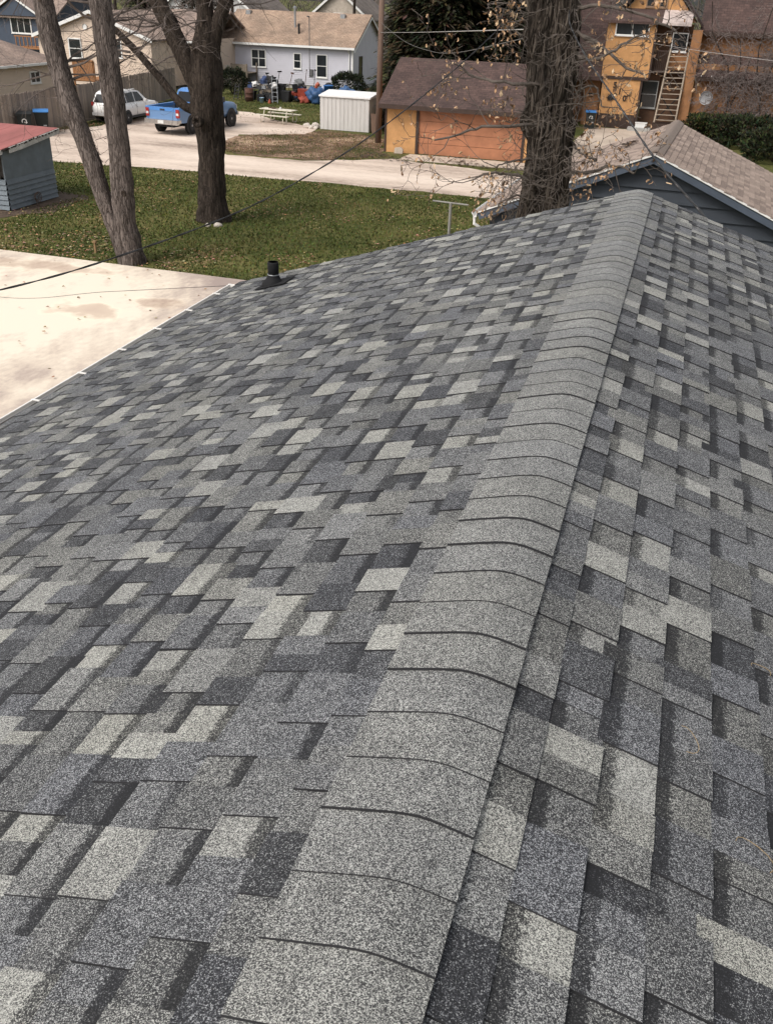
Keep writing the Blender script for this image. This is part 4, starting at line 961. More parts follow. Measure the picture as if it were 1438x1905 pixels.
# ------------------------------------------------------------------ beige house, beige garage, fence
BEIGE = plain('beige_siding', (0.60, 0.48, 0.385), 0.65, 0.06, 2)
GBROOF = roof_material('greybrown_roofing', (0.27, 0.20, 0.165), (0.33, 0.25, 0.21), rad(90))
GBROOF2 = roof_material('greybrown_roofing_cross', (0.25, 0.19, 0.16), (0.31, 0.235, 0.20))
bh = thing('beige_house', 'beige sided house with white-trimmed gable behind the wooden fence', 'house', (-43.4, 72, 0))
bx, by, bz = -43.48, 68.0, 5.27
sl = .345; bl, br_ = -48.6, -38.5
m = MB(); bl_lim = lambda z: (max(bl, bx - (bz - z) / sl) + .2, min(br_, bx + (bz - z) / sl) - .2) if z > 3.5 else (bl + .2, br_ - .2)
lap_wall(m, (0, by, 0), (1, 0, 0), (0, -1, 0), bl, br_, .2, bz - .12, .15, .02, limit=bl_lim)
m.b2((br_ - .25, by + .01, .2), (br_ - .2, 73.5, 3.4)); m.b2((bl + .2, by + .01, .2), (bl + .25, 80, 3.4))
m.build('wall', BEIGE, bh, world=True)
m = MB(); lap_wall(m, (0, 73.0, 0), (1, 0, 0), (0, -1, 0), br_ - .2, -36.6, .2, 3.5, .15, .02); m.b2((br_ - .2, 80, .2), (-36.6, 80.1, 3.5)); m.b2((-36.7, 73.02, .2), (-36.6, 80, 3.5)); m.build('wing_wall', BEIGE, bh, world=True)
for sd, xe in ((-1, bl - .1), (1, br_ + .1)):
    ze = bz - sl * abs(xe - bx)
    m = MB(); m.prism([(bx, by - .35, bz + .05), (xe, by - .35, ze + .05), (xe, by - .35, ze - .08), (bx, by - .35, bz - .08)], (0, 9.4, 0)); m.build('roof', GBROOF, bh, world=True)
    m = MB(); m.prism([(bx, by - .385, bz + .07), (xe, by - .385, ze + .07), (xe, by - .385, ze - .17), (bx, by - .385, bz - .17)], (0, .033, 0)); m.build('rake_board', WHITE, bh, world=True)
m = MB(); m.prism([(-43.4, 72.6, 3.42), (-43.4, 77, 5.45), (-43.4, 77, 5.3), (-43.4, 72.6, 3.27)], (7.1, 0, 0)); m.prism([(-43.4, 81.4, 3.42), (-43.4, 77, 5.45), (-43.4, 77, 5.3), (-43.4, 81.4, 3.27)], (7.1, 0, 0)); m.build('wing_roof', GBROOF2, bh, world=True)
m = MB(); m.b2((br_ + .12, 72.5, 3.22), (-36.3, 72.595, 3.36)); m.build('gutter', WHITE, bh, world=True)
F = ((0, by, 0), (1, 0, 0), (0, -1, 0))
window(bh, *F, -45.75, 1.98, 1.15, 1.42, 1, 2, t=.09); window(bh, *F, -41.75, 2.2, .6, 1.2, 1, 2, t=.08)
m = MB(); m.lathe([(.2, -.06), (.2, .0), (0, .0)], (bx - .65, by - .04, 4.2), 'Y', 16); m.build('gable_vent', WHITE, bh, world=True)
F = ((0, 73.0, 0), (1, 0, 0), (0, -1, 0))
window(bh, *F, -37.92, 2.0, .62, 1.3, 1, 2); 
m = MB(); m.b2((-37.98 - 1.0, 72.93, .9), (-38.24, 73.0, 2.55)); dr = m.build('door', WHITE, bh, world=True)
m = MB(); m.b2((-38.82, 72.915, 1.7), (-38.42, 72.93, 2.4)); m.build('pane', GLASS, dr, world=True)
m = MB(); m.b2((-38.1, 72.85, 2.3), (-38.0, 72.98, 2.5)); m.build('wall_lamp', IRON, bh, world=True)
for a, b in (((-42.6, 76.5, 5.3), (-42.2, 76.9, 6.6)), ((-39.2, 77.2, 5.2), (-38.7, 77.8, 6.7))): m = MB(); m.b2(a, b); m.build('chimney', plain('pale_chimney', (.5, .42, .36)), bh, world=True)
CED = plain('cedar_rail', (0.30, 0.14, 0.06), .8, .2, 6)
bd = thing('deck_railing', 'reddish wooden slatted deck railing in front of the beige gable', 'railing', (-42.1, 64.4, 0))
for i in range(13): m = MB(); m.b2((-42.95 + i * .13, 64.0, .9), (-42.95 + i * .13 + .1, 64.04, 2.15)); m.build('slat', CED, bd, world=True)
m = MB(); m.b2((-43.0, 63.95, 2.15), (-41.2, 64.09, 2.24)); m.b2((-43.0, 63.97, .86), (-41.2, 64.08, .97)); m.build('rail', CED, bd, world=True)
m = MB(); m.b2((-43.0, 64.1, .8), (-41.2, 67.6, .9)); m.build('deck_floor', CED, bd, world=True)
for x in (-42.95, -41.25): m = MB(); m.b2((x - .05, 64.05, 0), (x + .05, 64.15, 2.15)); m.build('post', CED, bd, world=True)

bgx = -39.8; bg_ = thing('beige_garage', 'low beige sided building with grey-brown roof at the left edge', 'garage', (-43.5, 52, 0))
m = MB(); lap_wall(m, (bgx - .35, 0, 0), (0, 1, 0), (1, 0, 0), 40, 58.0, .1, 2.55, .16, .02); lap_wall(m, (0, 58.0, 0), (-1, 0, 0), (0, 1, 0), 40.15, 47.2, .1, 2.5, .16, .02)
m.b2((-47.2, 40, .1), (bgx - .37, 40.1, 2.5)); m.build('wall', BEIGE, bg_, world=True)
HIPZ = 4.3; ex0, ex1 = bgx, -47.6
m = MB(); m.add([(ex0, 39.6, 2.55), (ex0, 58.4, 2.55), (ex1, 58.4, 2.55), (ex1, 39.6, 2.55), (-43.7, 43.5, HIPZ), (-43.7, 54.5, HIPZ), (ex0, 39.6, 2.45), (ex0, 58.4, 2.45), (ex1, 58.4, 2.45), (ex1, 39.6, 2.45)], [(0, 1, 5, 4), (1, 2, 5), (2, 3, 4, 5), (3, 0, 4), (0, 6, 7, 1), (1, 7, 8, 2), (2, 8, 9, 3), (3, 9, 6, 0), (6, 9, 8, 7)])
m.build('roof', GBROOF, bg_, world=True)
m = MB(); m.b2((bgx + .005, 39.6, 2.4), (bgx + .11, 58.4, 2.535)); m.build('gutter', WHITE, bg_, world=True)
window(bg_, (bgx - .35, 0, 0), (0, 1, 0), (1, 0, 0), 55.05, 1.35, 1.05, .72, 2, 1, t=.08)
window(bg_, (bgx - .35, 0, 0), (0, 1, 0), (1, 0, 0), 48.0, 1.35, 1.05, .72, 2, 1, t=.08)

FEN = [plain('fence_wood_%d' % i, c, .9, .25, 3, stretch=(1, 1, .25)) for i, c in enumerate(((0.30, 0.245, 0.20), (0.25, 0.205, 0.17), (0.34, 0.28, 0.23), (0.21, 0.175, 0.15)))]
fe = thing('privacy_fence', 'tall weathered grey-brown wooden privacy fence behind the white car', 'fence', (-33, 49, 0))
pm = []
for k in range(4):
    m = MB(); m.prism([(-.068, 0, .03), (.068, 0, .03), (.068, 0, 1.98), (.04, 0, 2.03), (-.04, 0, 2.03), (-.068, 0, 1.98)], (0, .02, 0)); o = m.build('picket', FEN[k], fe); pm.append(o.data); bpy.data.objects.remove(o)
rng = random.Random(70)
def fence_run(a, b):
    a = Vector((*a, 0)); b = Vector((*b, 0)); d = b - a; n = int(d.length / .143); ang = math.atan2(d.y, d.x)
    for i in range(n):
        o = bpy.data.objects.new('picket', rng.choice(pm)); COL.objects.link(o); o.parent = fe; o.location = a.lerp(b, (i + .5) / n) - fe.location + Vector((0, 0, rng.uniform(-.03, .03)))
        o.rotation_euler = (rng.uniform(-.01, .01), rng.uniform(-.008, .008), ang)
    nr = Vector((d.y, -d.x, 0)).normalized() * -.05
    for z in (.4, 1.65): m = MB(); m.bar(a + nr + Vector((0, 0, z)), b + nr + Vector((0, 0, z)), .04, .09); m.build('rail', FEN[1], fe, world=True)
    for i in range(int(d.length / 2.4) + 1):
        q = a + d.normalized() * min(i * 2.4, d.length - .05) + nr * 2; m = MB(); m.b2((q.x - .045, q.y - .045, 0), (q.x + .045, q.y + .045, 1.9)); m.build('post', FEN[3], fe, world=True)
fence_run((-33.0, 38.6), (-33.0, 49.0)); fence_run((-33.0, 49.0), (-35.5, 65.5))

# ------------------------------------------------------------------ far houses
def far_house(label, x0, x1, y0, y1, ze, zr, wall, roof, axis='X', wins=(), extra=None, name='far_house'):
    t = thing(name, label, 'house', ((x0 + x1) / 2, (y0 + y1) / 2, 0), 0)
    m = MB(); m.b2((x0, y0, 0), (x1, y1, ze)); 
    if axis == 'X':
        for xa in (x0, x1 - .1): m.prism([(xa, y0 + .02, ze), (xa, y1 - .02, ze), (xa, (y0 + y1) / 2, zr - .15)], (.1, 0, 0))
    else:
        for ya in (y0 + .002, y1 - .1): m.prism([(x0 + .02, ya, ze), (x1 - .02, ya, ze), ((x0 + x1) / 2, ya, zr - .15)], (0, .1, 0))
    m.build('wall', wall, t, world=True)
    m = MB(); gable_roof(m, x0 - .4, x1 + .4, y0 - .4, y1 + .4, ze - .05, zr, axis, .16); m.build('roof', roof, t, world=True)
    if axis == 'Y':
        for sd, xe in ((-1, x0 - .4), (1, x1 + .4)):
            xm = (x0 + x1) / 2; m = MB(); m.prism([(xm, y0 - .44, zr + .05), (xe, y0 - .44, ze), (xe, y0 - .44, ze - .28), (xm, y0 - .44, zr - .23)], (0, .035, 0)); m.build('rake_board', WHITE, t, world=True)
    for (a, z, wd, ht, c_, r_) in wins: window(t, (0, y0, 0), (1, 0, 0), (0, -1, 0), a, z, wd, ht, c_, r_, t=.1)
    return t
BLUEW = plain('dark_blue_siding', (0.055, 0.07, 0.10), .65, .1, 2); GREYR = roof_material('grey_roofing', (0.16, 0.135, 0.12), (0.20, 0.17, 0.15))
PALE = plain('white_siding', (0.58, 0.57, 0.56), .6, .06)
bl_h = far_house('dark blue two-storey house with white windows at the far left', -70, -61.4, 89, 98, 3.95, 6.6, BLUEW, GBROOF2, 'X', ((-69.6, 2.35, 1.6, 1.5, 2, 1), (-66.4, 2.35, 2.4, 1.55, 3, 1)))
m = MB(); m.b2((-63.2, 88.9, 1.3), (-62.2, 89.0, 3.6)); m.build('door_frame', WHITE, bl_h, world=True)
m = MB(); m.b2((-63.05, 88.85, 1.3), (-62.35, 88.9, 3.45)); m.build('door', plain('red_door', (0.16, 0.04, 0.03)), bl_h, world=True)
m = MB(); m.b2((-64.5, 86.6, 1.15), (-60.8, 88.8, 1.3)); m.build('porch_floor', CED, bl_h, world=True)
for i in range(9): m = MB(); m.b2((-64.4 + i * .44, 86.65, 1.3), (-64.32 + i * .44, 86.73, 2.2)); m.build('baluster', CED, bl_h, world=True)
m = MB(); m.b2((-64.5, 86.62, 2.2), (-60.8, 86.76, 2.3)); m.build('handrail', CED, bl_h, world=True)
for sd, (xa, xb) in enumerate(((-68.2, -65.4), (-62.6, -65.4))):
    m = MB(); m.prism([(xb, 88.3, 5.75), (xa, 88.3, 4.15), (xa, 88.3, 4.0), (xb, 88.3, 5.55)], (0, 3.5, 0)); m.build('dormer_roof', GBROOF2, bl_h, world=True)
    m = MB(); m.prism([(xb, 88.25, 5.78), (xa, 88.25, 4.18), (xa, 88.25, 3.98), (xb, 88.25, 5.58)], (0, .04, 0)); m.build('rake_board', WHITE, bl_h, world=True)
m = MB(); m.prism([(-68, 88.5, 3.95), (-62.8, 88.5, 3.95), (-65.4, 88.5, 5.5)], (0, .4, 0)); m.build('dormer_wall', BLUEW, bl_h, world=True)
far_house('white house with a front gable seen between the forked tree limbs', -60.2, -53.5, 108, 118, 4.2, 7.2, PALE, GREYR, 'Y', ((-57.6, 3.0, 1.2, 1.5, 1, 2),))
far_house('grey-roofed far house with a white gable above the lavender house roof, left one', -52.0, -45.6, 104, 114, 4.0, 6.6, PALE, GREYR, 'Y', ((-49.4, 3.2, 1.1, 1.4, 1, 2),))
far_house('tan far house behind the lavender house roof, right of the flue', -43.0, -36.0, 112, 120, 4.4, 7.4, plain('tan_siding', (0.42, 0.36, 0.30)), GREYR, 'Y', ((-40.2, 3.6, 1.2, 1.4, 1, 2),))
far_house('brown-roofed far house above the beige garage roof', -84, -74, 104, 112, 4.0, 7.0, BEIGE, GBROOF2, 'X', ((-80, 2, 1.4, 1.4, 2, 1),))
#far_house('pale far house partly hidden behind the spruces', -22, -12, 118, 126, 4.2, 7.0, PALE, GREYR, 'X', ((-19, 2, 1.4, 1.4, 2, 1),))

# ------------------------------------------------------------------ blue shed with red roof
SHB = plain('blue_grey_shed_paint', (0.155, 0.18, 0.20), .7, .14, 2.5, .15, 50)
bs = thing('blue_grey_shed', 'small blue-grey lap-sided shed with a faded red roof, left of the twin trunks', 'shed', (-23.6, 29.6, 0))
sx, sy0, sy1 = -22.02, 28.2, 31.02
def shz(y): return 2.02 + .1 * (y - 27.7)
BO = .17
for i in range(6):
    z = .04 + i * BO
    m = MB(); lap_wall(m, (sx, 0, 0), (0, 1, 0), (1, 0, 0), sy0, sy1, z, z + BO, BO + .01, .05); lap_wall(m, (0, sy0, 0), (1, 0, 0), (0, -1, 0), -25.4, sx + .0, z, z + BO, BO + .01, .05); m.build('siding_board', SHB, bs, world=True)
m = MB(); zb = .04 + 6 * BO
m.prism([(sx - .05, sy0, zb), (sx - .05, sy1, zb), (sx - .05, sy1, shz(sy1) - .1), (sx - .05, sy0, shz(sy0) - .1)], (.055, 0, 0)); m.build('plywood_panel', SHB, bs, world=True)
m = MB(); m.b2((-25.4, sy0 + .02, zb), (sx - .32, sy0 + .07, shz(sy0) - .1)); m.b2((-25.4, sy1 - .06, .04), (sx - .05, sy1, shz(sy1) - .1)); m.b2((-25.45, sy0, .04), (-25.4, sy1, shz(sy0) - .1)); m.build('wall', SHB, bs, world=True)
ROT = plain('rotten_wood', (0.05, 0.042, 0.036), .95, .5, 8, .6, 20)
rng = random.Random(4); m = MB()
for i in range(7): m.b2((sx - .30 + i * .04, sy0 + .01, zb + rng.uniform(0, .12)), (sx - .27 + i * .04, sy0 + .03, shz(sy0) - .12 - rng.uniform(0, .3)))
m.build('broken_boards', ROT, bs, world=True)
RED = plain('faded_red_roofing', (0.30, 0.105, 0.095), .85, .22, 1.6, .3, 30, stretch=(1, .3, 1))
ya, yb = 27.55, 31.45
for i in range(7):
    xa = -26.1 + i * .60; xb = xa + .597; m = MB(); h = .003 * (i % 2)
    m.prism([(xa, ya, shz(ya) + .03 + h), (xa, yb, shz(yb) + .03 + h), (xa, yb, shz(yb) + .0), (xa, ya, shz(ya) + .0)], (xb - xa, 0, 0)); m.build('roof_sheet', RED, bs, world=True)
m = MB(); m.prism([(-26.1, ya + .02, shz(ya)), (-26.1, yb - .02, shz(yb) - .003), (-26.1, yb - .02, shz(yb) - .09), (-26.1, ya + .02, shz(ya) - .09)], (4.14, 0, 0)); m.build('roof_deck', ROT, bs, world=True)
FAS = plain('peeling_white_fascia', (0.52, 0.50, 0.47), .8, .35, 5, .4, 14)
m = MB(); m.prism([(-21.89, ya + .9, shz(ya + .9) + .015), (-21.89, yb, shz(yb) + .015), (-21.89, yb, shz(yb) - .15), (-21.89, ya + 1.5, shz(ya + 1.5) - .19), (-21.89, ya + .9, shz(ya + .9) - .17)], (.03, 0, 0)); m.build('fascia', FAS, bs, world=True)
m = MB(); m.prism([(-21.89, ya - .02, shz(ya) + .015), (-21.89, ya + .55, shz(ya + .55) + .01), (-21.89, ya + .5, shz(ya) - .07), (-21.89, ya - .02, shz(ya) - .12)], (.03, 0, 0)); m.b2((-26.1, ya - .035, shz(ya) - .11), (-21.925, ya - .003, shz(ya) + .02)); m.build('fascia', FAS, bs, world=True)
m = MB(); rng = random.Random(14); y = ya
while y < yb - .1:
    l_ = rng.uniform(.05, .16); m.box((-21.855, y, shz(y) + .012 - rng.uniform(0, .05)), (.012 + rng.uniform(0, .02), l_, rng.uniform(.02, .06))); y += rng.uniform(.08, .22)
m.build('peeling_strip', ROT, bs, world=True)
# hose reel tangle at the shed foot
rng = random.Random(15); m = MB()
for k in range(3):
    r_ = .12 + .03 * k; m.tube([(-21.93 + .05 * k + rng.uniform(-.02, .02), 29.62 + r_ * math.cos(a / 10 * 6.28), .27 + r_ * math.sin(a / 10 * 6.28)) for a in range(11)], .013, 6, cap=False)
m.tube([(-21.9, 29.55, .15), (-21.75, 29.4, .03), (-21.55, 29.3, .02), (-21.4, 29.5, .02)], .013, 6)
tag(m.build('hose_coil', plain('rusty_hose', (0.09, 0.06, 0.045))), 'small coiled hose hanging at the foot of the blue-grey shed', 'hose')

# ------------------------------------------------------------------ wheeled bins
def cart(label, loc, rz, lidmat, emblem=True):
    t = thing('wheeled_bin', label, 'bin', loc, rz, 'wheeled rubbish bins')
    BIN = plain('bin_dark_green', (0.014, 0.018, 0.017), .55, .2, 4)
    m = MB(); lo = [(-.24, -.27, .1), (.24, -.27, .1), (.24, .25, .1), (-.24, .25, .1)]; hi = [(-.31, -.36, .98), (.31, -.36, .98), (.31, .34, .98), (-.31, .34, .98)]
    m.add(lo + hi, [(3, 2, 1, 0), (4, 5, 6, 7), (0, 1, 5, 4), (1, 2, 6, 5), (2, 3, 7, 6), (3, 0, 4, 7)])
    m.b2((-.335, -.385, .94), (.335, .36, .985)); m.b2((-.2, -.3, .02), (.2, -.22, .1)); m.build('body', BIN, t)
    m = MB(); m.prism([(-.345, -.40, .99), (-.345, -.40, 1.02), (-.345, -.1, 1.09), (-.345, .25, 1.09), (-.345, .37, 1.04), (-.345, .37, .99)], (.69, 0, 0)); m.build('lid', lidmat, t)
    m = MB(); m.tube([(-.26, .42, 1.0), (.26, .42, 1.0)], .02, 8); m.b2((-.27, .35, .97), (-.23, .43, 1.02)); m.b2((.23, .35, .97), (.27, .43, 1.02)); m.build('handle', BIN, t)
    for s_ in (-1, 1): m = MB(); m.lathe([(0, -.035), (.1, -.035), (.125, -.02), (.125, .02), (.1, .035), (0, .035)], (s_ * .27, .27, .125), 'X', 16); m.build('wheel', BLACK, t, True)
    if emblem:
        m = MB(); seg = 12
        for i in range(seg):
            a0, a1 = math.pi * (1.2 - 1.35 * i / seg), math.pi * (1.2 - 1.35 * (i + 1) / seg)
            q = []
            for a, r_ in ((a0, .075), (a1, .075), (a1, .115), (a0, .115)):
                zz = .70 + r_ * math.sin(a); q.append((r_ * math.cos(a), -.27 - .09 * (zz - .1) / .88 - .006, zz))
            m.add(q, [(0, 1, 2, 3)])
        zz = lambda z: -.27 - .09 * (z - .1) / .88 - .006
        m.add([(.02, zz(.66), .66), (.15, zz(.66), .66), (.085, zz(.59), .59)], [(2, 1, 0)]); m.add([(-.02, zz(.64), .64), (.05, zz(.64), .64), (.03, zz(.70), .70)], [(0, 1, 2)]); m.build('emblem', WHITE, t)
    m = MB(); m.b2((.05, -.33, .38), (.2, -.30, .44)); m.build('sticker', plain('grey_sticker', (0.4, 0.4, 0.4)), t)
    return t
BLUEL = plain('bin_lid_blue', (0.05, 0.19, 0.46), .5, .15, 3); DLID = plain('bin_lid_black', (0.012, 0.014, 0.014), .5, .2, 4)
cart('dark green wheeled bin with a white emblem and black lid by the fence', (-32.55, 43.75, 0), rad(35), DLID).scale = (1.12, 1.12, 1.12)
cart('dark wheeled bin with a blue lid beside the fence and the emblem bin', (-32.4, 45.0, 0), rad(35), BLUEL, False).scale = (1.12, 1.12, 1.12)
cart('dark wheeled bin with a blue lid beside the orange number panel', (-5.55, 64.6, 0), rad(8), BLUEL)

# ------------------------------------------------------------------ vehicles
def wheel(parent, x, y, r, wd, rimmat):
    s_ = 1 if y > 0 else -1
    m = MB(); m.lathe([(r * .58, -wd / 2), (r * .9, -wd / 2), (r, -wd * .32), (r, wd * .32), (r * .9, wd / 2), (r * .58, wd / 2)], (x, y, r), 'Y', 22); o = m.build('wheel', BLACK, parent, True)
    m = MB(); yy = s_ * wd * .42; m.lathe([(r * .6, yy - s_ * .05), (r * .6, yy), (r * .5, yy), (r * .42, yy - s_ * .04), (r * .2, yy - s_ * .02), (r * .12, yy + s_ * .01), (0, yy + s_ * .01)], (x, y, r), 'Y', 16); m.build('rim', rimmat, o, True)
def loft(mb, st, m=0):
    """st: list of half sections (y>=0) as [(x, y, z)...] with equal counts; mirrored and joined"""
    n = len(st[0]); rings = [s + [(x, -y, z) for x, y, z in s[::-1]] for s in st]; k = 2 * n
    vs = [p for r in rings for p in r]; fs = []
    for i in range(len(rings) - 1):
        for j in range(k): fs.append((i * k + j, (i + 1) * k + j, (i + 1) * k + (j + 1) % k, i * k + (j + 1) % k))
    fs += [tuple(range(k)), tuple((len(rings) - 1) * k + j for j in range(k - 1, -1, -1))]
    mb.add(vs, fs, m)
def section(x, zb, hw, zbelt, zt): return [(x, 0, zb), (x, hw - .12, zb), (x, hw - .01, zb + .16), (x, hw, (zb + zbelt) / 2 + .05), (x, hw - .03, zbelt - .03), (x, hw - .10, zbelt + (zt - zbelt) * .7), (x, 0, zt)]
def cabin(mb, prof, zb, wb, zt, wt):
    hw = lambda z: wb + (wt - wb) * (z - zb) / (zt - zb)
    n = len(prof); L = [(x, hw(z), z) for x, z in prof]; R_ = [(x, -hw(z), z) for x, z in prof]
    mb.add(L + R_, [tuple(range(n)), tuple(range(2 * n - 1, n - 1, -1))] + [(i, n + i, n + (i + 1) % n, (i + 1) % n) for i in range(n)]); return hw
CARW = plain('white_car_paint', (0.80, 0.79, 0.77), .25, .03, 1, spec=.6); TINT = plain('tinted_glass', (0.010, 0.011, 0.012), .12, .3, 1, spec=.25)
ALU = plain('alloy_rim', (0.42, 0.42, 0.43), .35, .1, 3, metal=.6); LAMP = plain('red_lamp', (0.30, 0.03, 0.025), .25); PLATE = plain('licence_plate', (0.62, 0.62, 0.60), .5); DKPL = plain('dark_plastic', (0.03, 0.03, 0.032), .6)
HEADL = plain('headlamp_lens', (0.55, 0.56, 0.56), .15)
suv = thing('parked_suv', 'white sport utility car with tinted glass parked beside the wooden fence', 'car', (-31.69, 50.0, 0), rad(91))
m = MB(); loft(m, [section(-.02, .55, .72, .95, .98), section(.10, .42, .86, 1.02, 1.05), section(.5, .32, .93, 1.06, 1.08), section(1.6, .30, .94, 1.06, 1.08), section(3.2, .30, .94, 1.03, 1.07), section(3.7, .30, .93, 1.0, 1.08), section(4.25, .33, .90, .92, 1.0), section(4.55, .40, .80, .82, .90), section(4.68, .5, .66, .72, .76)]); m.build('body', CARW, suv, True)
prof = [(.14, 1.04), (.34, 1.60), (.62, 1.70), (1.5, 1.745), (2.2, 1.72), (2.55, 1.65), (3.38, 1.04)]
m = MB(); hw = cabin(m, prof, 1.04, .86, 1.745, .66); m.build('cabin', CARW, suv)
def side_glass(pts, hw, parent, name='side_window', out=.012):
    for s_ in (1, -1):
        m = MB(); v = [(x, s_ * (hw(z) + out), z) for x, z in pts]; m.add(v, [tuple(range(len(v)))] if s_ > 0 else [tuple(range(len(v) - 1, -1, -1))]); m.build(name, TINT, parent)
for q in ([(.45, 1.12), (.95, 1.12), (.95, 1.60), (.55, 1.58)], [(1.02, 1.12), (1.85, 1.12), (1.85, 1.64), (1.02, 1.61)], [(1.93, 1.12), (2.95, 1.10), (2.45, 1.60), (1.93, 1.64)]): side_glass(q, hw, suv)
m = MB(); m.add([(.155, -.78, 1.13), (.155, .78, 1.13), (.315, .62, 1.56), (.315, -.62, 1.56)], [(3, 2, 1, 0)]); m.build('rear_window', TINT, suv)
m = MB(); m.add([(3.30, -.76, 1.12), (3.30, .76, 1.12), (2.63, .62, 1.615), (2.63, -.62, 1.615)], [(0, 1, 2, 3)]); m.build('windscreen', TINT, suv)
for s_ in (1, -1):
    m = MB(); m.bar((.7, s_ * .60, 1.765), (2.3, s_ * .60, 1.775), .035, .03); m.build('roof_rail', DKPL if False else CARW, suv)
    m = MB(); m.b2((.03, s_ * .76, .96), (.17, s_ * .865, 1.16)); m.build('tail_lamp', LAMP, suv)
    m = MB(); m.b2((4.3, s_ * .6, .74), (4.56, s_ * .84, .88)); m.build('headlight', HEADL, suv)
    m = MB(); m.b2((2.72, s_ * .90, 1.08), (2.86, s_ * 1.08, 1.22)); m.build('mirror', CARW, suv)
    m = MB(); m.b2((1.2, s_ * .935, .30), (3.2, s_ * .948, .42)); m.build('sill_trim', DKPL, suv)
    for x in (1.9,): m = MB(); m.b2((x - .006, s_ * .93, .45), (x + .006, s_ * .9445, 1.04)); m.build('door_seam', DKPL, suv)
    for x in (1.75, 2.75 - .15): m = MB(); m.b2((x - .09, s_ * .935, .93), (x + .09, s_ * .962, .965)); m.build('door_handle', CARW, suv)
    for x in (.86, 3.72):
        m = MB(); m.lathe([(.0, 0), (.41, 0), (.41, s_ * .012), (0, s_ * .012)], (x, s_ * .935, .36), 'Y', 24); m.build('wheel_arch', DKPL, suv)
        wheel(suv, x, s_ * .85, .35, .22, ALU)
m = MB(); m.b2((-.04, -.82, .46), (.06, .82, .62)); m.build('bumper', plain('grey_bumper', (0.45, 0.44, 0.43), .5), suv)
m = MB(); m.b2((-.035, -.17, .80), (-.005, .17, .94)); m.build('licence_plate', PLATE, suv)
m = MB(); m.b2((-.03, -.07, 1.0), (.01, .07, 1.05)); m.build('badge', CHROME, suv)

suv.scale = (1.03, 1.02, 1.0)
TBLUE = plain('truck_blue_paint', (0.075, 0.22, 0.52), .3, .06, 1, spec=.6); TSIL = plain('truck_silver_paint', (0.125, 0.225, 0.40), .32, .06, 1, spec=.6)
pk = thing('pickup_truck', 'blue and silver pickup truck parked with its chrome rear bumper towards the alley', 'truck', (-26.84, 47.75, 0), rad(84))
m = MB(); m.b2((.16, -.93, .62), (.24, .93, 1.06)); tg = m.build('tailgate', TSIL, pk)
m = MB(); m.b2((.145, -.93, 1.063), (.25, .93, 1.22)); m.build('tailgate_rim', TBLUE, tg)
m = MB(); m.b2((.135, -.14, 1.08), (.150, .14, 1.15)); m.build('latch', DKPL, tg)
for s_ in (1, -1):
    m = MB(); a = [(.16, .60), (.5, .55), (2.55, .55), (2.55, 1.10), (.16, 1.10)]
    m.prism([(x, s_ * .86, z) for x, z in a], (0, s_ * .12, 0)); sd_ = m.build('bed_side', TSIL, pk)
    m = MB(); m.b2((.15, s_ * .845, 1.103), (2.56, s_ * .995, 1.23)); m.build('bed_rail', TBLUE, sd_)
    m = MB(); m.b2((.12, s_ * .80, .80), (.2, s_ * .985, 1.16)); tl = m.build('tail_lamp', LAMP, pk)
    m = MB(); m.b2((.112, s_ * .82, .90), (.118, s_ * .965, 1.0)); m.build('reverse_lens', HEADL, tl)
m = MB(); m.b2((.2, -.86, .68), (2.55, .86, .74)); m.b2((2.50, -.86, .74), (2.56, .86, 1.2)); m.build('bed_floor', DKPL, pk)
m = MB(); m.b2((.3, -.5, .74), (1.6, .4, .86)); m.b2((1.7, -.6, .74), (2.3, .3, .95)); m.build('bed_load', plain('dark_load', (0.02, 0.021, 0.024), .8), pk)
m = MB(); loft(m, [section(2.57, .5, .96, 1.2, 1.22), section(4.2, .5, .97, 1.18, 1.22), section(4.5, .5, .97, 1.16, 1.22), section(5.4, .5, .95, 1.08, 1.16), section(5.75, .52, .90, 1.0, 1.08), section(5.85, .58, .82, .92, .98)]); m.build('body', TSIL, pk, True)
for s_ in (1, -1): m = MB(); m.b2((2.58, s_ * .955, 1.12), (4.4, s_ * .978, 1.22)); m.build('side_stripe', TBLUE, pk)
prof = [(2.62, 1.19), (2.72, 1.74), (3.0, 1.83), (3.75, 1.83), (3.95, 1.76), (4.55, 1.2)]
m = MB(); hw = cabin(m, prof, 1.19, .92, 1.83, .74); cb = m.build('cab', TBLUE, pk)
for q in ([(2.78, 1.27), (3.35, 1.27), (3.35, 1.74), (2.86, 1.72)], [(3.42, 1.27), (4.3, 1.27), (3.85, 1.72), (3.42, 1.74)]): side_glass(q, hw, pk)
m = MB(); m.add([(2.615, -.8, 1.27), (2.615, .8, 1.27), (2.695, .68, 1.70), (2.695, -.68, 1.70)], [(3, 2, 1, 0)]); m.build('rear_window', TINT, pk)
m = MB(); m.add([(4.49, -.82, 1.27), (4.49, .82, 1.27), (3.99, .70, 1.735), (3.99, -.70, 1.735)], [(0, 1, 2, 3)]); m.build('windscreen', TINT, pk)
m = MB(); m.b2((-.06, -.97, .50), (.14, .97, .70)); m.b2((-.02, -.99, .56), (.3, -.96, .7)); m.b2((-.02, .96, .56), (.3, .99, .7)); bp = m.build('bumper', CHROME, pk)
m = MB(); m.b2((-.072, -.17, .53), (-.058, .17, .67)); m.build('licence_plate', PLATE, bp)
m = MB(); m.b2((5.82, -.9, .5), (5.95, .9, .68)); m.build('front_bumper', CHROME, pk)
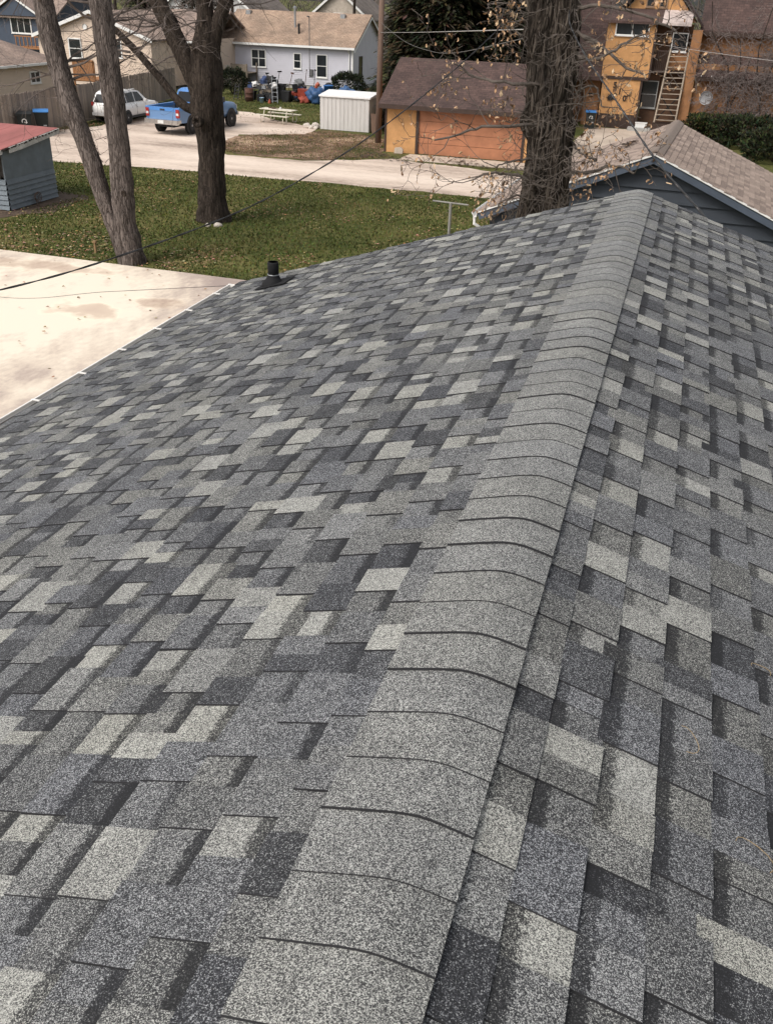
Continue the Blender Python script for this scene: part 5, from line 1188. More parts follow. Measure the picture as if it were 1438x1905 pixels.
for s_ in (1, -1):
    m = MB(); m.b2((4.0, s_ * .95, 1.24), (4.12, s_ * 1.2, 1.46)); m.build('mirror', DKPL, pk)
    m = MB(); m.b2((5.78, s_ * .55, .8), (5.87, s_ * .85, .98)); m.build('headlight', HEADL, pk)
    for x in (1.25, 5.08):
        m = MB(); m.lathe([(.0, 0), (.47, 0), (.47, s_ * .013), (0, s_ * .013)], (x, s_ * .973, .42), 'Y', 24); m.build('wheel_arch', DKPL, pk)
        wheel(pk, x, s_ * .88, .39, .25, ALU)
m = MB(); m.b2((.3, -.5, .35), (5.6, .5, .52)); m.tube([(1.25, -.85, .39), (1.25, .85, .39)], .07, 8); m.build('chassis', BLACK, pk)

pk.scale = (1.08, 1.08, 1.16)
# ------------------------------------------------------------------ picnic table
CRM = plain('cream_table_paint', (0.62, 0.57, 0.47), .6, .1, 3)
pt = thing('picnic_table', 'cream picnic table with two benches on bent tube legs', 'table', (-23.7, 56.5, 0), rad(-9))
for i in range(4): m = MB(); m.b2((-1.15, -.37 + i * .187, .71), (1.15, -.37 + i * .187 + .178, .75)); m.build('table_plank', CRM, pt)
for s_ in (1, -1):
    m = MB(); m.b2((-1.15, s_ * .62, .42), (1.15, s_ * .88, .46)); m.build('bench', CRM, pt)
for x in (-.8, .8):
    for s_ in (1, -1):
        m = MB(); m.tube([(x, s_ * .1, .70), (x, s_ * .32, .66), (x, s_ * .40, .45), (x, s_ * .36, .1), (x, s_ * .45, .03), (x, s_ * .72, .03), (x, s_ * .82, .1), (x, s_ * .80, .3), (x, s_ * .75, .42)], .026, 8); m.build('leg', CRM, pt, True)
    m = MB(); m.tube([(x, -.75, .40), (x, .75, .40)], .024, 8); m.build('cross_tube', CRM, pt, True)
tb = MB(); tb.b2((-24.4, 56.62, .752), (-24.0, 56.82, .80)); tb.b2((-24.1, 56.42, .752), (-23.7, 56.55, .775)); tag(tb.build('tool_tray', plain('rusty_tray', (0.08, 0.045, 0.03))), 'small rusty trays lying on the picnic table top', 'tray')
m = MB(); m.lathe([(0, 0), (.05, 0), (.055, .12), (.0, .12)], (-23.55, 56.5, .752), 'Z', 12); tag(m.build('cup', WHITE), 'pale cup standing on the picnic table', 'cup')

# ------------------------------------------------------------------ white metal shed
SHW = plain('white_ribbed_metal', (0.52, 0.50, 0.48), .5, .1, 1.5, stretch=(3, 3, .4))
ws = thing('metal_shed', 'white ribbed metal garden shed with a flat bright roof', 'shed', (-18.9, 56.5, 0))
wx0, wx1, wy0, wy1 = -20.36, -17.34, 54.9, 58.2
n = 12
for i in range(n):
    a = wx0 + (wx1 - wx0) * i / n; b = wx0 + (wx1 - wx0) * (i + 1) / n
    m = MB(); m.prism([(a, wy0, .02), (a + .02, wy0 - .02, .02), (b - .02, wy0 - .02, .02), (b, wy0, .02)], (0, 0, 1.84)); m.build('wall_panel', SHW, ws, world=True)
n = 10
for i in range(n):
    a = wy0 + (wy1 - wy0) * i / n; b = wy0 + (wy1 - wy0) * (i + 1) / n
    m = MB(); m.prism([(wx1, a, .02), (wx1 + .02, a + .02, .02), (wx1 + .02, b - .02, .02), (wx1, b, .02)], (0, 0, 1.86)); m.build('wall_panel', SHW, ws, world=True)
m = MB(); m.b2((wx0, wy0 + .01, .02), (wx0 + .03, wy1, 1.85)); m.b2((wx0, wy1 - .03, .02), (wx1, wy1, 1.85)); m.build('wall', SHW, ws, world=True)
m = MB(); m.prism([(wx0 - .06, wy0 - .10, 1.87), (wx0 - .06, (wy0 + wy1) / 2, 2.05), (wx0 - .06, wy1 + .1, 1.87), (wx0 - .06, wy1 + .1, 1.80), (wx0 - .06, wy0 - .10, 1.80)], (wx1 - wx0 + .14, 0, 0)); m.build('roof', plain('white_shed_roof', (0.74, 0.73, 0.72), .45, .06), ws, world=True)
m = MB(); m.prism([(-17.05, 54.6, .02), (-16.5, 54.75, .02), (-16.7, 54.95, 1.0), (-17.2, 54.8, 1.05)], (.02, .03, .02)); tag(m.build('leaning_board', plain('brown_board', (0.13, 0.08, 0.055))), 'brown board leaning beside the white metal shed', 'board')
rng = random.Random(23)
for i, (x, y, s_, lab) in enumerate(((-21.2, 54.9, .26, 'pale lumpy stone nearest the picnic table, left of the white shed'), (-20.85, 54.75, .2, 'small pale stone at the front of the heap by the white shed'), (-20.75, 55.15, .3, 'largest pale stone in the heap by the white shed'), (-20.55, 54.7, .16, 'smallest pale stone right against the white shed corner'))):
    tag(rock('stone', (x, y, s_ * .4), (s_, s_ * .8, s_ * .7), rng, STONE), lab, 'stone', 'stones beside the white shed')

# ------------------------------------------------------------------ yard clutter in front of the lavender house
RUST = plain('rust', (0.075, 0.035, 0.024), .9, .35, 8, .3, 40); TARP = plain('blue_tarp', (0.038, 0.09, 0.20), .55, .2, 3, .5, 8); MOW = plain('mower_red', (0.20, 0.036, 0.022), .4, .1)
m = MB(); m.lathe([(0, 0), (.29, 0), (.29, .29), (.305, .3), (.29, .31), (.29, .58), (.305, .59), (.29, .6), (.29, .88), (.27, .88), (.27, .7), (0, .7)], (-30.1, 66.3, 0), 'Z', 20); tag(m.build('oil_drum', RUST, None, True), 'rusty brown steel drum in front of the clutter', 'drum')
ld = thing('aluminium_ladder', 'aluminium ladder leaning against the clutter by the red mower', 'ladder', (-28.1, 66.4, 0))
for s_ in (-.2, .2): m = MB(); m.bar((-28.05 + s_, 66.2, .02), (-28.55 + s_, 67.3, 1.65), .03, .075); m.build('rail', STEEL, ld, world=True)
for i in range(6):
    t = .08 + i * .165; c = Vector((-28.05, 66.2, .02)).lerp(Vector((-28.55, 67.3, 1.65)), t); m = MB(); m.bar(c - Vector((.2, 0, 0)), c + Vector((.2, 0, 0)), .035); m.build('rung', STEEL, ld, world=True)
mw = thing('riding_mower', 'red riding lawn mower with pale wheels among the clutter', 'mower', (-27.0, 68.3, 0), rad(-30))
m = MB(); m.prism([(.1, -.28, .4), (.95, -.26, .38), (1.0, -.24, .75), (.85, -.24, .88), (.15, -.28, .92)], (0, .56, 0)); m.build('hood', MOW, mw)
m = MB(); m.prism([(-.75, -.42, .45), (.1, -.42, .4), (.1, -.42, .5), (-.2, -.42, .58), (-.7, -.42, .68)], (0, .84, 0)); m.build('fender', MOW, mw)
m = MB(); m.b2((-.5, -.24, .68), (-.1, .24, .80)); m.prism([(-.55, -.22, .78), (-.45, -.22, .78), (-.55, -.22, 1.15), (-.63, -.22, 1.13)], (0, .44, 0)); m.build('seat', BLACK, mw)
m = MB(); m.tube([(.2, 0, .85), (.05, 0, 1.1)], .02, 6); m.tube([(.05 + .06 * math.sin(a / 12 * 6.28) * .6, .18 * math.cos(a / 12 * 6.28), 1.1 + .1 * math.sin(a / 12 * 6.28)) for a in range(13)], .015, 6, cap=False); m.build('steering_wheel', BLACK, mw)
m = MB(); m.b2((-.4, -.5, .12), (.4, .5, .26)); m.build('mower_deck', BLACK, mw)
CRW = plain('cream_rim', (0.62, 0.60, 0.54), .5)
for x, y, r_, wd in ((-.5, .42, .25, .2), (-.5, -.42, .25, .2), (.75, .38, .18, .14), (.75, -.38, .18, .14)): wheel(mw, x, y, r_, wd, CRW)
sb = thing('snow_blower', 'orange-red snow blower with upright chute right of the mower', 'machine', (-25.9, 68.6, 0), rad(20))
m = MB(); m.prism([(-.3, -.3, .08), (.3, -.3, .08), (.36, -.3, .5), (-.1, -.3, .62), (-.3, -.3, .5)], (0, .6, 0)); m.build('housing', MOW, sb)
m = MB(); m.tube([(.05, 0, .55), (.05, 0, .95), (.12, 0, 1.15), (.3, 0, 1.28)], [.13, .11, .13, .15], 10); m.build('chute', plain('orange_plastic', (0.32, 0.065, 0.03), .5), sb)
m = MB(); m.tube([(-.25, -.22, .5), (-.9, -.25, 1.05), (-1.0, -.2, 1.08)], .018, 6); m.tube([(-.25, .22, .5), (-.9, .25, 1.05), (-1.0, .2, 1.08)], .018, 6); m.build('handlebar', BLACK, sb)
for y in (-.33, .33): wheel(sb, -.25, y, .2, .12, CRW)
def lumpy(name, c, s, seed, mat, label, cat, amp=.75, fr=2.1):
    rng = random.Random(seed); bm = bmesh.new(); bmesh.ops.create_icosphere(bm, subdivisions=3, radius=1); o_ = Vector((rng.uniform(0, 60), 3, 9))
    mb = MB(); vs = []
    for v in bm.verts:
        q = v.co * (1 + amp * mnoise.noise(v.co * fr + o_) + .12 * mnoise.noise(v.co * 6 + o_) * 2.2); vs.append((q.x * s[0] + c[0], q.y * s[1] + c[1], max(.01, q.z * s[2] + c[2])))
    mb.add(vs, [[v.index for v in f.verts] for f in bm.faces]); bm.free(); return tag(mb.build(name, mat, None, True), label, cat)
lumpy('tarp_bundle', (-25.35, 67.6, .5), (.62, .5, .55), 5, TARP, 'crumpled blue tarp bundle heaped beside the snow blower', 'tarp')
lumpy('tarp_bundle', (-23.6, 68.9, .75), (.6, .5, .42), 6, TARP, 'blue tarp heap right of the blue tub, nearest the white shed', 'tarp')
lumpy('white_bag', (-28.95, 68.0, .95), (.28, .25, .25), 7, plain('white_plastic_bag', (.6, .58, .56), .4), 'white plastic bag on the clutter behind the ladder', 'bag')
lumpy('white_bag', (-30.2, 67.6, 1.02), (.25, .22, .2), 8, plain('white_plastic_bag', (.6, .58, .56), .4), 'white plastic bag on the bench above the rusty drum', 'bag')
lumpy('cloth_heap', (-25.0, 68.4, .8), (.45, .4, .3), 9, plain('pale_blue_cloth', (.36, .42, .55), .8), 'pale blue cloth heap beside the blue tub', 'cloth')
m = MB(); m.lathe([(0, 0), (.27, 0), (.33, .62), (.36, .62), (.36, .67), (.3, .67), (.26, .1), (0, .1)], (-24.55, 67.7, .62), 'Z', 18); tag(m.build('tub', plain('blue_tub', (0.025, 0.12, 0.34), .5, .1), None, True), 'bright blue plastic tub standing on the black trailer', 'tub')
trl = thing('garden_trailer', 'low black garden trailer with a pale wheel under the blue tub', 'trailer', (-24.3, 67.6, 0), rad(8))
m = MB(); m.add([(-.65, -.42, .28), (.65, -.42, .28), (.65, .42, .28), (-.65, .42, .28), (-.75, -.5, .62), (.75, -.5, .62), (.75, .5, .62), (-.75, .5, .62)], [(3, 2, 1, 0), (0, 1, 5, 4), (1, 2, 6, 5), (2, 3, 7, 6), (3, 0, 4, 7), (4, 5, 6, 7)]); m.build('tub_body', BLACK, trl)
m = MB(); m.tube([(.6, 0, .3), (1.2, 0, .28), (1.4, 0, .35)], .025, 6); m.build('drawbar', BLACK, trl)
for y in (-.52, .52): wheel(trl, -.15, y, .2, .12, CRW)
m = MB(); m.lathe([(.20, -.1), (.32, -.1), (.36, -.05), (.36, .05), (.32, .1), (.20, .1)], (-25.2, 69.6, .95), 'Y', 20); m.lathe([(.0, .02), (.2, .02), (.2, -.06)], (-25.2, 69.6, .95), 'Y', 20); tag(m.build('spare_tyre', BLACK, None, True), 'black tyre standing above the blue tarp bundle', 'tyre')
m = MB(); m.b2((-25.7, 69.2, .0), (-24.7, 70.0, .58)); tag(m.build('wooden_crate', DECKW), 'wooden crate under the standing tyre', 'crate')
wb = thing('workbench', 'cluttered dark workbench behind the rusty drum', 'bench', (-29.6, 67.6, 0))
for i in range(4): m = MB(); m.b2((-30.9, 67.2 + i * .2, .76), (-28.7, 67.2 + i * .2 + .19, .80)); m.build('plank', plain('dark_wood', (0.06, 0.048, 0.04)), wb, world=True)
for x, y in ((-30.85, 67.25), (-28.75, 67.25), (-30.85, 67.95), (-28.75, 67.95)): m = MB(); m.b2((x - .04, y - .04, 0), (x + .04, y + .04, .76)); m.build('leg', plain('dark_wood', (0.06, 0.048, 0.04)), wb, world=True)
rng = random.Random(29); JM = [BLACK, DKPL, STEEL, RUST, plain('navy_plastic', (.03, .05, .12)), plain('grey_plastic', (.18, .18, .18)), DECKW]
spots = [(-30.5, 67.4, .8), (-30.0, 67.8, .8), (-29.4, 67.4, .8), (-29.1, 67.85, .8), (-30.6, 67.85, .8), (-29.75, 67.35, .8)]
JL = ['left front of the workbench', 'middle back of the workbench', 'right front of the workbench', 'right back corner of the workbench', 'left back corner of the workbench', 'middle front of the workbench']
for i, (x, y, z) in enumerate(spots):
    m = MB(); h = rng.uniform(.18, .5); w_ = rng.uniform(.12, .22); m.b2((x - w_, y - .1, z + .002), (x + w_, y + .1, z + h * .6)); m.tube([(x, y, z + h * .55), (x + rng.uniform(-.2, .2), y, z + h * .9), (x + rng.uniform(-.3, .3), y, z + h)], .03, 6)
    tag(m.build('power_tool', rng.choice(JM)), 'dark tool standing at the ' + JL[i], 'tool', 'tools on the workbench')
gr = thing('push_mower', 'dark push mower with a raised handle between ladder and workbench', 'mower', (-28.6, 66.9, 0), rad(70))
m = MB(); m.lathe([(0, .12), (.3, .12), (.33, .25), (.2, .32), (.14, .5), (0, .52)], (0, 0, 0), 'Z', 16); m.build('deck', BLACK, gr)
m = MB(); m.tube([(-.25, -.2, .25), (-.8, -.22, .95), (-.82, .22, .95), (-.25, .2, .25)], .014, 6); m.build('handlebar', STEEL, gr)
for x, y in ((.24, .25), (.24, -.25), (-.24, .25), (-.24, -.25)): wheel(gr, x, y, .1, .05, CRW)
bk = thing('bicycle', 'dark bicycle leaning at the left end of the clutter', 'bicycle', (-30.6, 68.7, 0), rad(12))
for x in (-.5, .5): m = MB(); m.lathe([(.29, -.018), (.325, -.018), (.335, 0), (.325, .018), (.29, .018)], (x, 0, .335), 'Y', 24); m.build('wheel', BLACK, bk, True)
m = MB(); [m.tube(p_, .016, 6) for p_ in ([(-.5, 0, .335), (-.08, 0, .3), (.38, 0, .78), (-.2, 0, .82), (-.08, 0, .3)], [(-.5, 0, .335), (-.2, 0, .82), (-.22, 0, .92)], [(.5, 0, .335), (.38, 0, .78), (.35, 0, .98)])]; m.build('frame', plain('navy_frame', (.03, .04, .09)), bk)
m = MB(); m.tube([(.30, -.28, 1.02), (.36, -.1, .98), (.36, .1, .98), (.30, .28, 1.02)], .014, 6); m.build('handlebar', BLACK, bk)
m = MB(); m.prism([(-.36, -.07, .92), (-.1, -.02, .94), (-.1, .02, .94), (-.36, .07, .92)], (0, 0, .05)); m.build('saddle', BLACK, bk)
m = MB(); m.lathe([(0, 0), (.13, 0), (.16, .34), (.17, .34), (.17, .36), (.145, .36), (.12, .03), (0, .03)], (-28.95, 65.9, 0), 'Z', 16); tag(m.build('bucket', plain('pale_blue_bucket', (.32, .45, .58), .5), None, True), 'pale blue bucket on the grass right of the rusty drum', 'bucket')
m = MB(); m.lathe([(0, 0), (.11, 0), (.11, .1), (.03, .32), (0, .32)], (-28.3, 65.8, 0), 'Z', 12); tag(m.build('gas_can', plain('orange_plastic', (0.32, 0.065, 0.03))), 'small orange cone-shaped can below the ladder', 'can')
sl_ = thing('step_ladder', 'dark folding step ladder at the left end of the clutter', 'ladder', (-31.3, 66.9, 0))
for s_ in (-.18, .18):
    m = MB(); m.bar((-31.3 + s_, 66.6, 0), (-31.3 + s_ * .7, 66.95, 1.05), .03, .05); m.bar((-31.3 + s_, 67.3, 0), (-31.3 + s_ * .7, 66.98, 1.05), .03, .04); m.build('rail', DKPL, sl_, world=True)
for i in range(4): t = (i + .6) / 4.4; m = MB(); m.b2((-31.3 - .17, 66.6 + .35 * t - .04, 1.05 * t), (-31.3 + .17, 66.6 + .35 * t + .04, 1.05 * t + .03)); m.build('step', DKPL, sl_, world=True)

# ------------------------------------------------------------------ bushes
def bush(name, label, c, s, n, cols, seed, cat='bush', leaf=(.05, .12), stem=True, amp=.18, sub=False):
    rng = random.Random(seed); t = thing(name, label, cat, (c[0], c[1], 0)); o_ = Vector((seed, 0, 0))
    m = MB()
    for i in range(n):
        d = Vector((rng.gauss(0, 1), rng.gauss(0, 1), rng.gauss(0, 1))).normalized(); 
        if d.z < -.5: d.z *= -1
        r_ = (.72 + .3 * rng.random() ** .5) * (1 + amp * mnoise.noise(d * 2.3 + o_) * 2)
        p = Vector((d.x * s[0] * r_, d.y * s[1] * r_, c[2] + d.z * s[2] * r_))
        a = (d + Vector((rng.gauss(0, .6), rng.gauss(0, .6), rng.gauss(0, .6) + .3))).normalized(); b = a.orthogonal().normalized(); b.rotate(Matrix.Rotation(rng.uniform(0, 6.28), 3, a))
        l_ = rng.uniform(*leaf); w_ = l_ * .45; tone = tuple(q * rng.uniform(.65, 1.4) for q in rng.choice(cols))
        m.add([p - b * w_, p + a * l_ * .6 - b * w_ * .6, p + a * l_ * 1.6, p + b * w_ + a * l_ * .4], [(0, 1, 2, 3)], 0, tone)
    m.build('foliage', ATTR, t)
    m = MB()
    for i in range(7): a = i * .9; m.tube([(0, 0, -.02), (.3 * s[0] * math.cos(a), .3 * s[1] * math.sin(a), c[2] * .6), (.65 * s[0] * math.cos(a), .65 * s[1] * math.sin(a), c[2] + s[2] * .4)], [.05, .03, .012], 6)
    m.build('stems', BARK_BROWN, t); return t
DG = [(0.010, 0.014, 0.008), (0.018, 0.024, 0.011), (0.028, 0.032, 0.016)]
bush('evergreen_bush', 'rounded dark evergreen bush behind the white metal shed', (-25.0, 73.2, .75), (1.35, 1.1, .95), 5200, DG, 3)
bush('evergreen_bush', 'tall dark evergreen bush beside the pickup, right of the forked tree', (-33.2, 70.2, .75), (1.15, 1.1, 1.0), 4200, DG, 4)
bush('shrub', 'low dark shrub at the corner behind the pole', (-16.3, 62.5, .5), (1.2, 1.0, .8), 2500, DG, 5)
JG = [(0.013, 0.016, 0.008), (0.024, 0.030, 0.013), (0.040, 0.045, 0.019), (0.080, 0.080, 0.026)]
for i, (x, y, z, a, b, h, lab) in enumerate(((1.6, 62.2, .6, 1.5, 1.3, .85, 'spreading green juniper right behind the tan garage ridge'), (3.8, 60.6, .7, 1.9, 1.5, 1.0, 'spreading dark juniper in the middle of the row below the vines'), (6.6, 58.8, .8, 2.2, 1.7, 1.1, 'spreading dark juniper at the right edge of the frame'), (5.2, 55.6, .6, 1.8, 1.5, .9, 'low juniper nearest the tan garage roof edge'))):
    bush('juniper', lab, (x, y, z), (a, b, h), 6500, JG if i < 1 else JG[:3], 30 + i, 'bush', (.06, .16), amp=.3)
bush('dry_grass_clump', 'dry orange-brown grass clump in front of the orange wing wall', (2.6, 64.3, .45), (1.5, .8, .75), 1800, [(0.24, 0.13, 0.06), (0.30, 0.19, 0.10), (0.15, 0.08, 0.04)], 44, 'plant', (.10, .30), amp=.4)

# bare vines and tree against the orange wing
VT = plain('vine_stem', (0.15, 0.12, 0.11), .95, .35, 5)
def tangle(label, base, pts, n, seed, L, name='bare_shrub', depth=3, r=.03):
    rng = random.Random(seed); t = thing(name, label, 'shrub', base); m = MB()
    for p in pts: m.tube([(0, 0, 0)] + [Vector(q) - Vector(base) for q in p], [r * 2.2] + [r * (1.8 - 1.2 * i / len(p)) for i in range(len(p))], 7, lump=.2, lsc=4)
    m.build('stems', BARK_BROWN, t)
    m = MB()
    for i in range(n):
        p = rng.choice(pts); k = rng.randrange(len(p)); q = Vector(p[k]) - Vector(base) + Vector((rng.uniform(-.4, .4), rng.uniform(-.2, .2), rng.uniform(-.4, .4)))
        grow(m, rng, q, Vector((rng.uniform(-1, 1), rng.uniform(-.6, .3), rng.uniform(-.9, .7))), .012, rng.uniform(L * .6, L * 1.4), depth, -.04, .4, (.4, 1.0), 4, None, .010)
    m.build('twigs', VT, t); return t
tangle('bare climbing shrub with a trunk against the orange wing, near the dish', (2.6, 64.6, 0), [[(2.7, 64.6, 1.2), (2.5, 64.8, 2.6), (2.2, 65.2, 4.0), (1.5, 65.2, 4.9), (.9, 65.2, 5.8), (.6, 65.2, 7.4)], [(2.8, 64.6, 2.0), (3.2, 64.8, 3.2), (3.4, 65, 4.6)], [(2.6, 64.7, 2.4), (2.9, 65, 4.1), (2.6, 65.2, 5.4)]], 52, 71, 1.5)
tangle('bare tangled shrub at the far right in front of the orange wing', (4.6, 63.4, 0), [[(4.5, 63.4, 1.2), (4.3, 63.6, 2.6), (4.6, 64, 4.0), (4.9, 64.2, 5.6)], [(4.8, 63.5, 1.6), (5.3, 63.6, 3.0), (5.6, 63.8, 4.6)], [(4.4, 63.5, 2.0), (3.9, 63.8, 3.4), (3.7, 64.2, 5.0), (4.0, 64.4, 7.2)]], 70, 72, 1.5)
tangle('low dead brush at the foot of the orange wing wall', (3.4, 63.9, 0), [[(3.3, 63.9, .5), (3.1, 64, 1.3)], [(3.7, 63.9, .6), (4.0, 64, 1.4)], [(2.6, 63.9, .4), (2.3, 64, 1.1)]], 60, 73, .9, depth=2, r=.018)
tangle('bare potted twigs and clutter on the dark porch beside the orange house', (-6.6, 64.4, 0), [[(-6.6, 64.4, .5), (-6.5, 64.5, 1.1)], [(-6.9, 64.4, .4), (-7.2, 64.4, .9)]], 16, 74, .6, depth=1, r=.015)

# ------------------------------------------------------------------ pole, wires, small posts
pl = thing('utility_pole', 'tall brown wooden utility pole between the white shed and the orange garage', 'pole', (-15.6, 51.2, 0))
m = MB(); m.tube([(0, 0, -.1), (0, 0, 4), (0, 0, 9.5)], [.17, .15, .125], 14, lump=.05); m.build('shaft', plain('pole_wood', (0.135, 0.088, 0.066), .9, .3, 3, stretch=(4, 4, .3)), pl, True)
m = MB(); m.b2((-1.1, -.17, 8.6), (1.1, -.06, 8.72)); m.build('crossarm', BROWN, pl)
for x in (-1, -.4, .4, 1): m = MB(); m.lathe([(0, 0), (.04, 0), (.05, .06), (.03, .09), (0, .12)], (x, -.11, 8.72), 'Z', 10); m.build('insulator', STEEL, pl)
CBL = plain('black_cable', (0.02, 0.02, 0.021), .5); GCB = plain('grey_cable', (0.36, 0.34, 0.32), .5)
def cable(label, pts, r, mat, twist=0, n=120, name='overhead_cable'):
    p_, _ = trunk_path(pts, [r] * len(pts), n); mb = MB()
    if not twist: mb.tube(p_, r, 6); return tag(mb.build(name, mat, None, True), label, 'cable', 'overhead cables')
    t = thing(name, label, 'cable', pts[0], 0, 'overhead cables')
    for k, mt in ((0, mat), (math.pi, mat)):
        mb = MB(); q = []
        L = 0
        for i, p in enumerate(p_):
            if i: L += (p - p_[i - 1]).length
            a = k + L * twist; q.append(p + Vector((math.cos(a) * r * .9, 0, math.sin(a) * r * .9)))
        mb.tube(q, r, 6); mb.build('conductor', mt, t, True, True)
    mb = MB(); mb.tube(p_, r * .55, 5); mb.build('messenger_wire', GCB, t, True, True); return t
cable('thick twisted black cable drooping from the oak across the driveway', [(-6.6, 3.5, 4.9), (-6.1, 5.2, 4.76), (-5.53, 7.0, 4.68), (-5.14, 8.36, 4.71), (-4.64, 10.09, 4.86), (-4.27, 11.39, 5.09), (-3.8, 13.04, 5.51), (-3.19, 15.14, 6.24), (-2.62, 17.0, 7.06), (-2.45, 17.4, 7.35)], .0055, CBL, 7, 420)
cable('twisted cable running down from the oak past the dark gable', [(.55, 8.75, 5.38), (.64, 9.13, 5.46), (.06, 10.88, 5.71), (-.65, 13.04, 6.14), (-1.21, 14.71, 6.48), (-1.67, 16.12, 6.85), (-1.8, 16.8, 7.05)], .007, CBL, 9, 260)
cable('thin dark wire leaving the gutter corner over the driveway', [(-4.04, 8.83, 4.42), (-6.28, 9.85, 3.82), (-8.9, 11.05, 3.12), (-13, 12.9, 2.6)], .003, CBL)
cable('taut pale wire from the utility pole to the oak', [(-15.6, 51.1, 5.39), (-9, 34, 6.05), (-2.55, 17.2, 6.74)], .009, GCB)
cable('slack grey wire hanging between the utility pole and the oak', [(-15.6, 51.1, 5.85), (-10.77, 38.55, 5.6), (-7.48, 30.09, 5.7), (-5.43, 24.8, 5.96), (-2.58, 17.3, 6.6)], .006, plain('dull_cable', (.16, .15, .14)))
cable('pale wire crossing in front of the orange house to the right', [(-2.4, 65.9, 5.0), (.2, 53, 5.22), (3.0, 40, 5.49), (6.5, 24, 5.9)], .011, GCB)
cl = thing('clothes_post', 'grey steel T-shaped clothesline post on the lawn', 'post', (-5.85, 27.1, 0))
m = MB(); m.tube([(0, 0, 0), (0, 0, 1.92)], .045, 10); m.build('post', plain('grey_post', (.22, .21, .19), .6), cl)
m = MB(); m.tube([(-.55, 0, 1.93), (.52, 0, 1.90)], .025, 8); m.build('crossbar', plain('grey_post', (.22, .21, .19), .6), cl)
m = MB(); m.b2((-16.23, 24.39, 0), (-16.17, 24.45, .34)); m.b2((-16.26, 24.37, .30), (-16.14, 24.47, .36)); tag(m.build('marker_post', plain('tan_stake', (.24, .15, .07))), 'short tan stake in the lawn left of the twin trunks', 'post')

# more yard clutter, each piece on its own
rng = random.Random(88)
CL = [('storage_tote', 'black storage tote under the left end of the workbench', (-30.55, 67.55, 0), (.75, .5, .6), BLACK), ('storage_tote', 'dark grey storage tote under the right end of the workbench', (-29.15, 67.5, 0), (.7, .5, .55), DKPL),
      ('engine_block', 'dark engine block on the ground in front of the workbench', (-29.35, 66.75, 0), (.55, .45, .5), BLACK), ('air_compressor', 'dark boxy compressor between the ladder and the red mower', (-27.75, 67.6, 0), (.6, .5, .75), BLACK),
      ('storage_tote', 'navy tote stacked behind the red mower', (-27.6, 69.9, 0), (.8, .6, .9), plain('navy_plastic', (.03, .05, .12))), ('wooden_crate', 'weathered crate behind the workbench near the deck', (-30.0, 69.3, 0), (1.0, .7, .95), DECKW),
      ('storage_tote', 'black tote behind the workbench beside the bicycle', (-28.9, 69.1, 0), (.8, .6, 1.05), BLACK), ('white_board', 'white slab lying across the trailer end by the shed', (-23.2, 67.9, .62), (1.3, .5, .07), WHITE)]
for nm, lab, c, d, mt in CL:
    m = MB(); x, y, z = c
    if d[2] > .1:
        m.add([(x - d[0] * .44, y - d[1] * .44, z), (x + d[0] * .44, y - d[1] * .44, z), (x + d[0] * .44, y + d[1] * .44, z), (x - d[0] * .44, y + d[1] * .44, z), (x - d[0] / 2, y - d[1] / 2, z + d[2] * .9), (x + d[0] / 2, y - d[1] / 2, z + d[2] * .9), (x + d[0] / 2, y + d[1] / 2, z + d[2] * .9), (x - d[0] / 2, y + d[1] / 2, z + d[2] * .9)], [(3, 2, 1, 0), (4, 5, 6, 7), (0, 1, 5, 4), (1, 2, 6, 5), (2, 3, 7, 6), (3, 0, 4, 7)])
        m.b2((x - d[0] * .53, y - d[1] * .53, z + d[2] * .9 + .002), (x + d[0] * .53, y + d[1] * .53, z + d[2]))
    else: m.box((x, y, z + d[2] / 2), d, 0, Matrix.Rotation(rad(-8), 3, 'Y'))
    if nm in ('engine_block', 'air_compressor'):
        m.tube([(x - .2, y, z + d[2]), (x - .1, y - .05, z + d[2] + .3), (x + .2, y, z + d[2] + .34)], .05, 8); m.tube([(x + .15, y - d[1] * .6, z + .25), (x + .15, y - d[1] * .45, z + .25)], .14, 12)
    tag(m.build(nm, mt), lab, nm.split('_')[-1])
POLES = [((-29.9, 68.2, 0), (-29.6, 68.5, 1.75)), ((-29.0, 68.3, 0), (-28.7, 68.7, 1.9)), ((-27.2, 69.6, 0), (-27.1, 70.0, 2.0)), ((-26.4, 69.5, 0), (-26.35, 69.8, 2.05)), ((-28.3, 68.9, 0), (-27.9, 69.2, 1.8))]
PL = ['left of the others, above the rusty drum', 'second from the left, above the workbench end', 'fourth, behind the red mower seat', 'right of the others, behind the snow blower chute', 'in the middle, behind the ladder top']
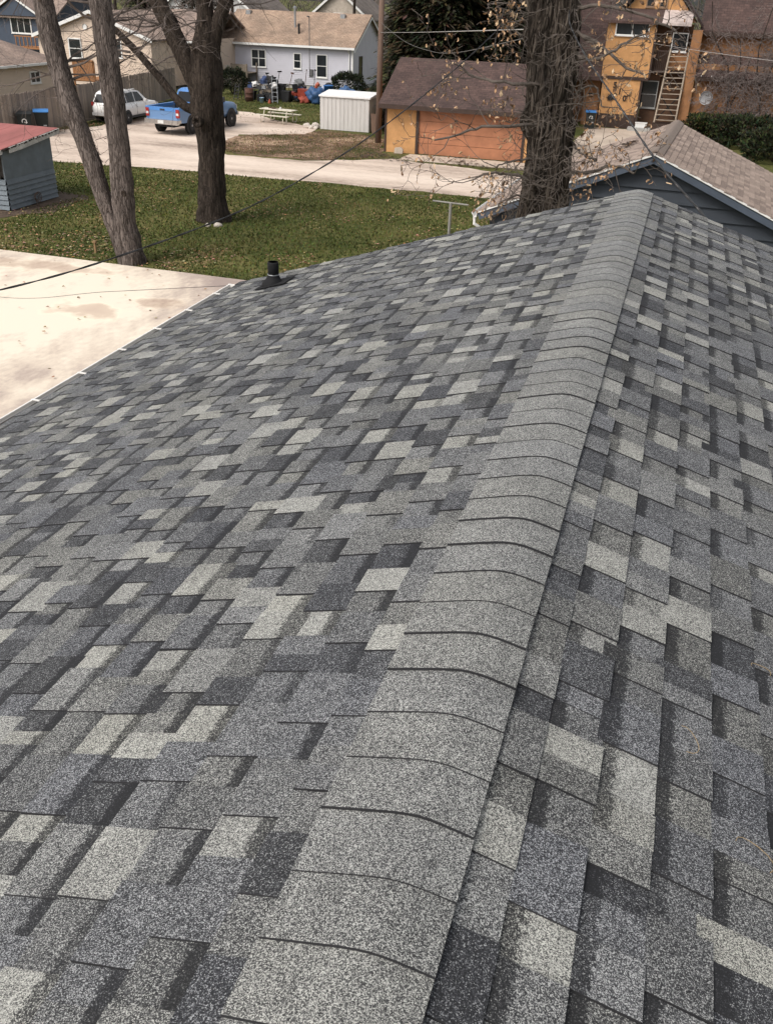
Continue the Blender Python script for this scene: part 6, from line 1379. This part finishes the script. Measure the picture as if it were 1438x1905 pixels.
for (a, b), lab in zip(POLES, PL):
    m = MB(); m.tube([a, b], .022, 6); m.box(b, (.34, .05, .09), 0, Matrix.Rotation(rng.uniform(0, 3), 3, 'Z')); tag(m.build('garden_tool', rng.choice((BLACK, DECKW, RUST))), 'upright long-handled garden tool, ' + lab, 'tool', 'garden tools standing in the clutter')
for i, (x, y, z, s_, mt, lab) in enumerate(((-29.3, 68.6, 1.25, .3, BLACK, 'black bag on top of the tote behind the workbench'), (-30.1, 69.2, 1.15, .3, plain('navy_plastic', (.03, .05, .12)), 'dark navy bag on the weathered crate'), (-27.6, 69.8, 1.1, .3, plain('grey_plastic', (.18, .18, .18)), 'grey bag on the navy tote behind the mower'), (-24.2, 68.4, .5, .45, BLACK, 'black bag heaped behind the garden trailer'), (-23.7, 67.2, .3, .35, BLACK, 'black bag on the ground at the trailer end'), (-26.3, 67.5, .2, .3, plain('dull_red_bag', (.25, .05, .03)), 'small red bag between mower and tarp bundle'))):
    lumpy('bag', (x, y, z), (s_ * 1.2, s_, s_), 20 + i, mt, lab, 'bag')

# a far wood closing the view
rng = random.Random(99); m = MB()
for i in range(26000):
    x = rng.uniform(-190, 110); y = rng.uniform(140, 175); h = 9 + 4 * mnoise.noise(Vector((x * .07, y * .05, 1))) + 2.5 * mnoise.noise(Vector((x * .3, 0, 5)))
    z = h * rng.random() ** .7; a = rng.uniform(0, 3.14); l_ = rng.uniform(.5, 1.7); w_ = rng.uniform(.06, .3); t_ = rng.uniform(-.3, 1.4)
    dx, dy, dz = math.cos(a) * math.cos(t_) * l_, math.sin(a) * math.cos(t_) * l_, math.sin(t_) * l_
    c = rng.choice(((.07, .055, .045), (.10, .082, .07), (.05, .042, .034), (.03, .036, .018)))
    m.add([(x, y, z), (x + w_, y, z), (x + dx + w_ * .4, y + dy, z + dz), (x + dx, y + dy, z + dz)], [(0, 1, 2, 3)], 0, c)
tag(m.build('far_wood', ATTR), 'brown leafless wood along the horizon', 'trees', kind='stuff')

litter('driveway_leaves', 160, (-26, -6, 15, 23.3), LC, 27, 'scattered leaves lying on the pale driveway', size=(.03, .06))
